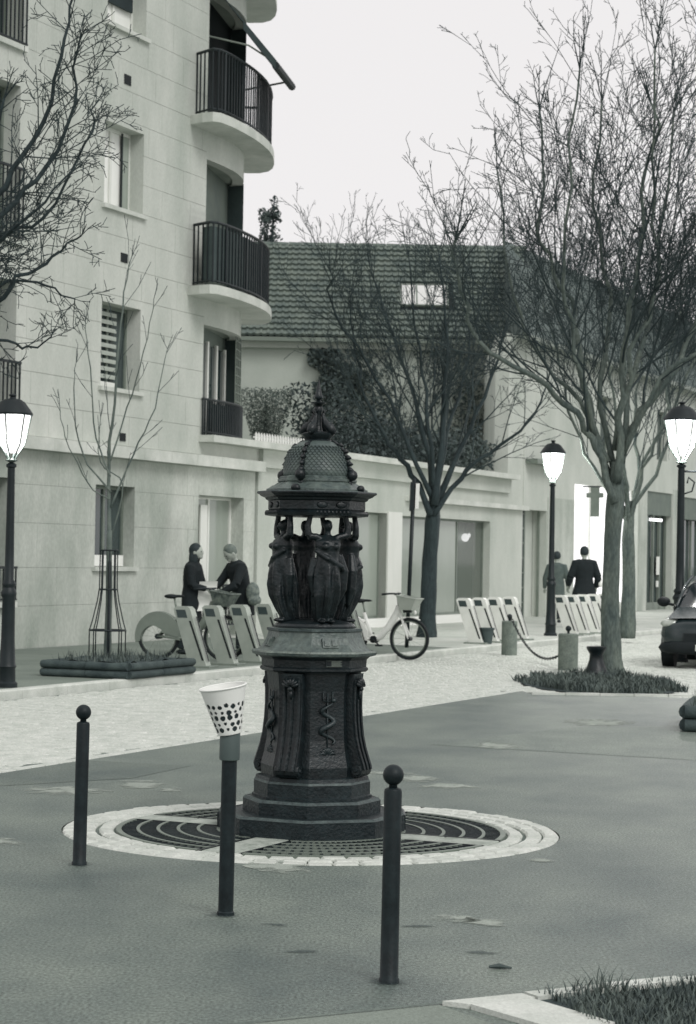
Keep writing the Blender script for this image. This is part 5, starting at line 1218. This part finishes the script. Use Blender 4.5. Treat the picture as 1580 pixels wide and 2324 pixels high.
def person(label, loc, rz, H, bend, armL, armR, coatm, trm, hairm, long_hair=False, coat_len=.46, bulk=1.0, stride=.12, headdown=0.0):
    """local: faces -y. armL/armR: elbow and wrist offsets from the shoulder in units of the height; bend: forward lean of the trunk (rad)"""
    k = H/1.75
    def T(x, y, z):                                        # lean everything above the hip
        hz = .92
        if z > hz: a = bend; dz = z-hz; return Vector((x, y*cos(a)-dz*sin(a), hz+dz*cos(a)+y*sin(a)))*k
        return Vector((x, y, z))*k
    b = MB(); n = 20
    def loft(bb, secs, grow_=1.0, fold=0):
        rings = []
        for (z, rx, ry, oy) in secs: rings.append([T(rx*grow_*cos(2*pi*j/n)*(1+fold*sin(5*2*pi*j/n+z*7)), ry*grow_*sin(2*pi*j/n)*(1+fold*sin(4*2*pi*j/n-z*5))+oy, z) for j in range(n)])
        bb.rings(rings)
    torso = [(.86, .15, .11, 0), (.95, .165, .115, 0), (1.08, .145, .10, 0), (1.22, .165, .11, 0), (1.36, .185, .105, .0), (1.44, .15, .08, .005), (1.48, .06, .055, .005)]
    loft(b, torso)
    b.tube([T(0, 0, 1.45), T(0, -.012, 1.56)], .052*k, 10)
    hc = T(0, -.03-headdown*.06, 1.645-headdown*.03)
    Mh = Matrix.Rotation(bend+headdown, 4, 'X')
    b.ball(hc, .115*k, 16, 12, (.78, .92, 1.08), Mh)
    b.ball(hc+Mh @ Vector((0, -.105, -.012))*k, .017*k, 8, 6, (.8, 1.1, 1.6), Mh); b.ball(hc+Mh @ Vector((0, -.07, -.075))*k, .045*k, 8, 6, (1, 1, .8), Mh)
    for s_ in (-1, 1):
        b.ball(hc+Mh @ Vector((s_*.092, .01, -.01))*k, .024*k, 8, 6, (.4, .8, 1.3), Mh)
    arms = []
    for s_, ar in ((-1, armL), (1, armR)):
        sh = T(s_*.185, 0, 1.40); el = sh+Vector(ar[0])*H; wr = sh+Vector(ar[1])*H
        b.tube([T(s_*.12, 0, 1.40), sh, sh.lerp(el, .5), el], [.06*k, .058*k, .048*k, .042*k], 10); b.tube([el, el.lerp(wr, .5), wr], [.042*k, .036*k, .027*k], 10)
        finger_hand(b, wr, wr-el, s_); arms.append((sh, el, wr))
    legs = []
    for s_ in (-1, 1):
        hp = Vector((s_*.09, 0, .90))*k; kn_ = Vector((s_*.095, -.03-stride*.5*s_, .49))*k; an = Vector((s_*.095, -stride*s_+.02, .08))*k
        b.tube([hp, hp.lerp(kn_, .5), kn_], [.085*k, .075*k, .058*k], 12); b.tube([kn_, kn_.lerp(an, .35), an], [.058*k, .055*k, .036*k], 12)
        b.ball(an+Vector((0, -.05, -.045))*k, .05*k, 8, 6, (.8, 2.1, .7)); legs.append((hp, kn_, an))
    # eyes and brow hollows are pressed in by small dark lids (hair child); mouth line stays in the skin
    body = ob('person', voxel(b, 'person_body', SKIN, .013*k, 1), None, loc, (0, 0, rz)); tag(body, label, 'person', 'people on the pavement')
    c = MB(); zl = .92-coat_len
    loft(c, [(max(zl, .3), .20*bulk, .16*bulk, .0), (.75, .20*bulk, .155*bulk, 0)]+[(z, rx+.035*bulk, ry+.04*bulk, oy) for z, rx, ry, oy in torso[1:6]]+[(1.50, .075, .07, .005)], 1, .03)
    for sh, el, wr in arms:
        w_ = el.lerp(wr, .93); c.tube([sh.lerp(T(0, 0, 1.38), .35), sh, sh.lerp(el, .5), el], [.085*k*bulk, .082*k*bulk, .068*k*bulk, .062*k*bulk], 12); c.tube([el, el.lerp(w_, .5), w_], [.062*k*bulk, .054*k*bulk, .046*k*bulk], 12)
    ob('coat', voxel(c, 'coat', coatm, .015*k, 2), body)
    tr = MB()
    for hp, kn_, an in legs: tr.tube([hp+Vector((0, 0, .05)), hp.lerp(kn_, .5), kn_, kn_.lerp(an, .5), an+Vector((0, 0, .01))], [.105*k, .095*k, .075*k, .066*k, .06*k], 12)
    ob('trousers', voxel(tr, 'trousers', trm, .015*k, 2), body)
    sh_ = MB()
    for hp, kn_, an in legs: sh_.ball(an+Vector((0, -.05, -.04))*k, .06*k, 10, 8, (.85, 2.1, .68))
    sh_.build('shoes', SHOE, body, True)
    hr = MB(); hr.ball(hc+Mh @ Vector((0, .022, .028))*k, .118*k, 16, 10, (.84, .93, 1.0), Mh)
    if long_hair:
        hr.ball(hc+Mh @ Vector((0, .05, -.09))*k, .115*k, 14, 10, (.9, .6, 1.5), Mh)
        hr.ball(hc+Mh @ Vector((.06, .0, -.10))*k, .06*k, 10, 8, (.6, .9, 2.0), Mh); hr.ball(hc+Mh @ Vector((-.06, .0, -.10))*k, .06*k, 10, 8, (.6, .9, 2.0), Mh)
    ob('hair', voxel(hr, 'hair', hairm, .012*k, 1), body)
    ey = MB()
    for s_ in (-1, 1): ey.ball(hc+Mh @ Vector((s_*.036, -.094, .012))*k, .013*k, 8, 6, (1.2, .5, .7), Mh)
    ey.ball(hc+Mh @ Vector((0, -.104, -.055))*k, .02*k, 8, 6, (1.2, .3, .22), Mh)
    ey.build('eyes_and_mouth', HAIR_D, body, True)
    return body
FACE_R = pi/2-.1                                            # facing +x (right in the picture)
p1 = person('long-haired person in a black coat, left of the pair by the bike docks', (-2.42, 33.7, .1), pi/2-.25, 1.70, .06, ((-.02, -.03, -.17), (.03, -.16, -.20)), ((.03, -.05, -.17), (-.03, -.19, -.22)), COAT_B, TROU, HAIR_D, True, .40)
p2 = person('stooping person in a black coat bending over the grey bicycle basket', (-1.62, 33.9, .1), -pi/2+.5, 1.74, .27, ((-.03, -.10, -.15), (.0, -.20, -.22)), ((.05, -.08, -.16), (-.02, -.20, -.24)), COAT_B, TROU, HAIR_G, False, .30, 1.1, .12, .4)
p3 = person('walker in a mid-grey coat and dark trousers seen from behind, left of the far pair', (5.28, 54.4, .1), pi-.2, 1.76, .03, ((-.05, .02, -.17), (-.06, -.06, -.32)), ((.06, .0, -.17), (.07, -.05, -.32)), COAT_G, TROU, HAIR_D, False, .35, 1.05, .2)
p4 = person('broad walker in a black padded coat seen from behind, right of the far pair', (5.55, 50.5, .1), pi+.1, 1.87, .02, ((-.07, .01, -.17), (-.06, -.05, -.30)), ((.07, .0, -.17), (.085, -.06, -.28)), COAT_B, TROU2, HAIR_D, False, .42, 1.35, .14)
# things they hold
b = MB(); N = 8
sheet = [Vector((lerp(-.14, .14, i/N), .02*sin(j*1.3)+.03*i/N, -.46*j/N+.04*i/N)) for j in range(N+1) for i in range(N+1)]
fs = [(j*(N+1)+i, j*(N+1)+i+1, (j+1)*(N+1)+i+1, (j+1)*(N+1)+i) for j in range(N) for i in range(N)]
b.add(sheet, fs); b.add([p+Vector((0, .012, 0)) for p in sheet], [f[::-1] for f in fs])
o = b.build('cloth_bag', WHITE, None, True, (-2.15, 33.6, 1.22)); o.rotation_euler = (0, .1, .1); tag(o, 'limp pale cloth bag held up by the long-haired person', 'bag')
b = MB(); b.ball((0, 0, 0), .12, 14, 10, (.9, .7, 1.35)); b.ball((.03, -.02, -.12), .11, 12, 8, (1.0, .7, .8))
hb = ob('shoulder_bag', voxel(b, 'shoulder_bag', mat('bag_grey', .17, .7, .5, 18), .012, 2), None, (-1.46, 33.62, 1.08)); tag(hb, 'bulky grey shoulder bag at the side of the stooping person', 'bag')
b = MB(); b.ball((0, 0, 0), .055, 10, 8, (1, .7, 1.2)); b.tube([(0, 0, .05), (.02, 0, .11)], [.02, .01], 6)
o = ob('parcel', voxel(b, 'parcel', WHITE2, .006, 1), None, (5.93, 50.45, 1.12)); tag(o, 'small white bag in the hand of the broad walker', 'bag')

# ------------------------------------------------------------------ parked car cut by the right edge (local x forward)
CAR = mat('car_paint', .03, .25, .15, 2.0, spec=.7); CARG = mat('car_glass', .012, .12, .1, 1, spec=.4)
car = thing('parked_car', 'dark hatchback car cut by the right edge beside the tree bed', 'car', (6.27, 35.4, 0), atan2(-.93, -.28))
def section(x, hw, zb, zt, n=16, e=.55):
    pts = []
    zc, hh = (zb+zt)/2, (zt-zb)/2
    for j in range(n):
        a = 2*pi*j/n; c, s_ = cos(a), sin(a)
        pts.append(Vector((x, hw*abs(c)**e*(1 if c >= 0 else -1), zc+hh*abs(s_)**e*(1 if s_ >= 0 else -1))))
    return pts
xs = [(2.06, .55, .36, .60), (2.02, .74, .30, .70), (1.92, .82, .26, .78), (1.7, .86, .24, .84), (1.3, .875, .24, .90), (.9, .88, .24, .95), (.3, .885, .24, .97), (-.6, .885, .24, .98), (-1.3, .88, .26, 1.0), (-1.8, .84, .30, .98), (-1.98, .76, .36, .92), (-2.03, .6, .42, .8)]
b = MB(); b.rings([section(*s_) for s_ in xs]); body = b.build('body', CAR, car, True, None, 50)
ca = [(1.0, .78, .90, .95), (.75, .76, .90, 1.10), (.35, .70, .90, 1.33), (.0, .66, .90, 1.44), (-.6, .65, .90, 1.47), (-1.2, .64, .90, 1.42), (-1.6, .66, .90, 1.25), (-1.85, .70, .90, .97)]
b = MB(); b.rings([section(x, hw, zb, zt, 16, .6) for x, hw, zb, zt in ca]); b.build('cabin', CARG, car, True, None, 50)
rf = MB(); rf.rings([[Vector((x, y, z+.012-.03*(y/.6)**2)) for y in (-.56, -.3, 0, .3, .56)] for x, z in ((.22, 1.39), (0, 1.45), (-.6, 1.48), (-1.2, 1.43), (-1.42, 1.36))], False, False); rf.build('roof', CAR, car, True)
for s_ in (-1, 1):
    MB().tube([(1.0, s_*.72, .95), (.35, s_*.66, 1.30), (.05, s_*.60, 1.43)], .028, 6).build('pillar', CAR, car, True)
    b = MB(); b.ball((.62, s_*.98, 1.02), .11, 12, 8, (.7, 1.0, .75)); b.tube([(.68, s_*.82, .97), (.64, s_*.92, 1.0)], .025, 6); b.build('mirror', BLACK, car, True)
    b = MB(); b.ball((1.86, s_*.66, .70), .16, 14, 10, (.7, 1.15, .5), Matrix.Rotation(s_*-.35, 4, 'Z')); hl_ = b.build('headlight', mat('headlight_glass', .45, .08, .3, 10, spec=1), car, True)
    for x in (1.30, -1.28):
        wh = MB().tube([(x, s_*.68, .31), (x, s_*.87, .31)], [.31, .31], 28).build('wheel', BLACK, car, True, None, 40)
        MB().tube([(x, s_*.865, .31), (x, s_*.885, .31)], [.21, .18], 20).build('rim', GREYM, wh, True, None, 40)
b = MB(); b.box(1.98, 2.09, -.45, .45, .40, .56); b.build('grille', BLACK, car); b = MB(); b.box(2.09, 2.125, -.26, .26, .29, .39); b.build('number_plate', WHITE, car)
b = MB(); b.rings([section(x, hw, zb, zt, 16, .6) for x, hw, zb, zt in ((2.11, .55, .26, .42), (2.08, .76, .24, .44), (1.95, .86, .22, .44), (1.72, .89, .22, .42))]); b.build('bumper', BLACK, car, True)
for s_ in (-1, 1): MB().ball((2.02, s_*.6, .38), .06, 10, 8, (.5, 1.2, .8)).build('fog_light', WHITE2, car, True)
b = MB(); b.rings([[Vector((x, y, z-.02*(y/.7)**2)) for y in (-.7, -.35, 0, .35, .7)] for x, z in ((1.95, .80), (1.7, .865), (1.3, .915), (.98, .965))], False, False); b.build('bonnet', CAR, car, True)
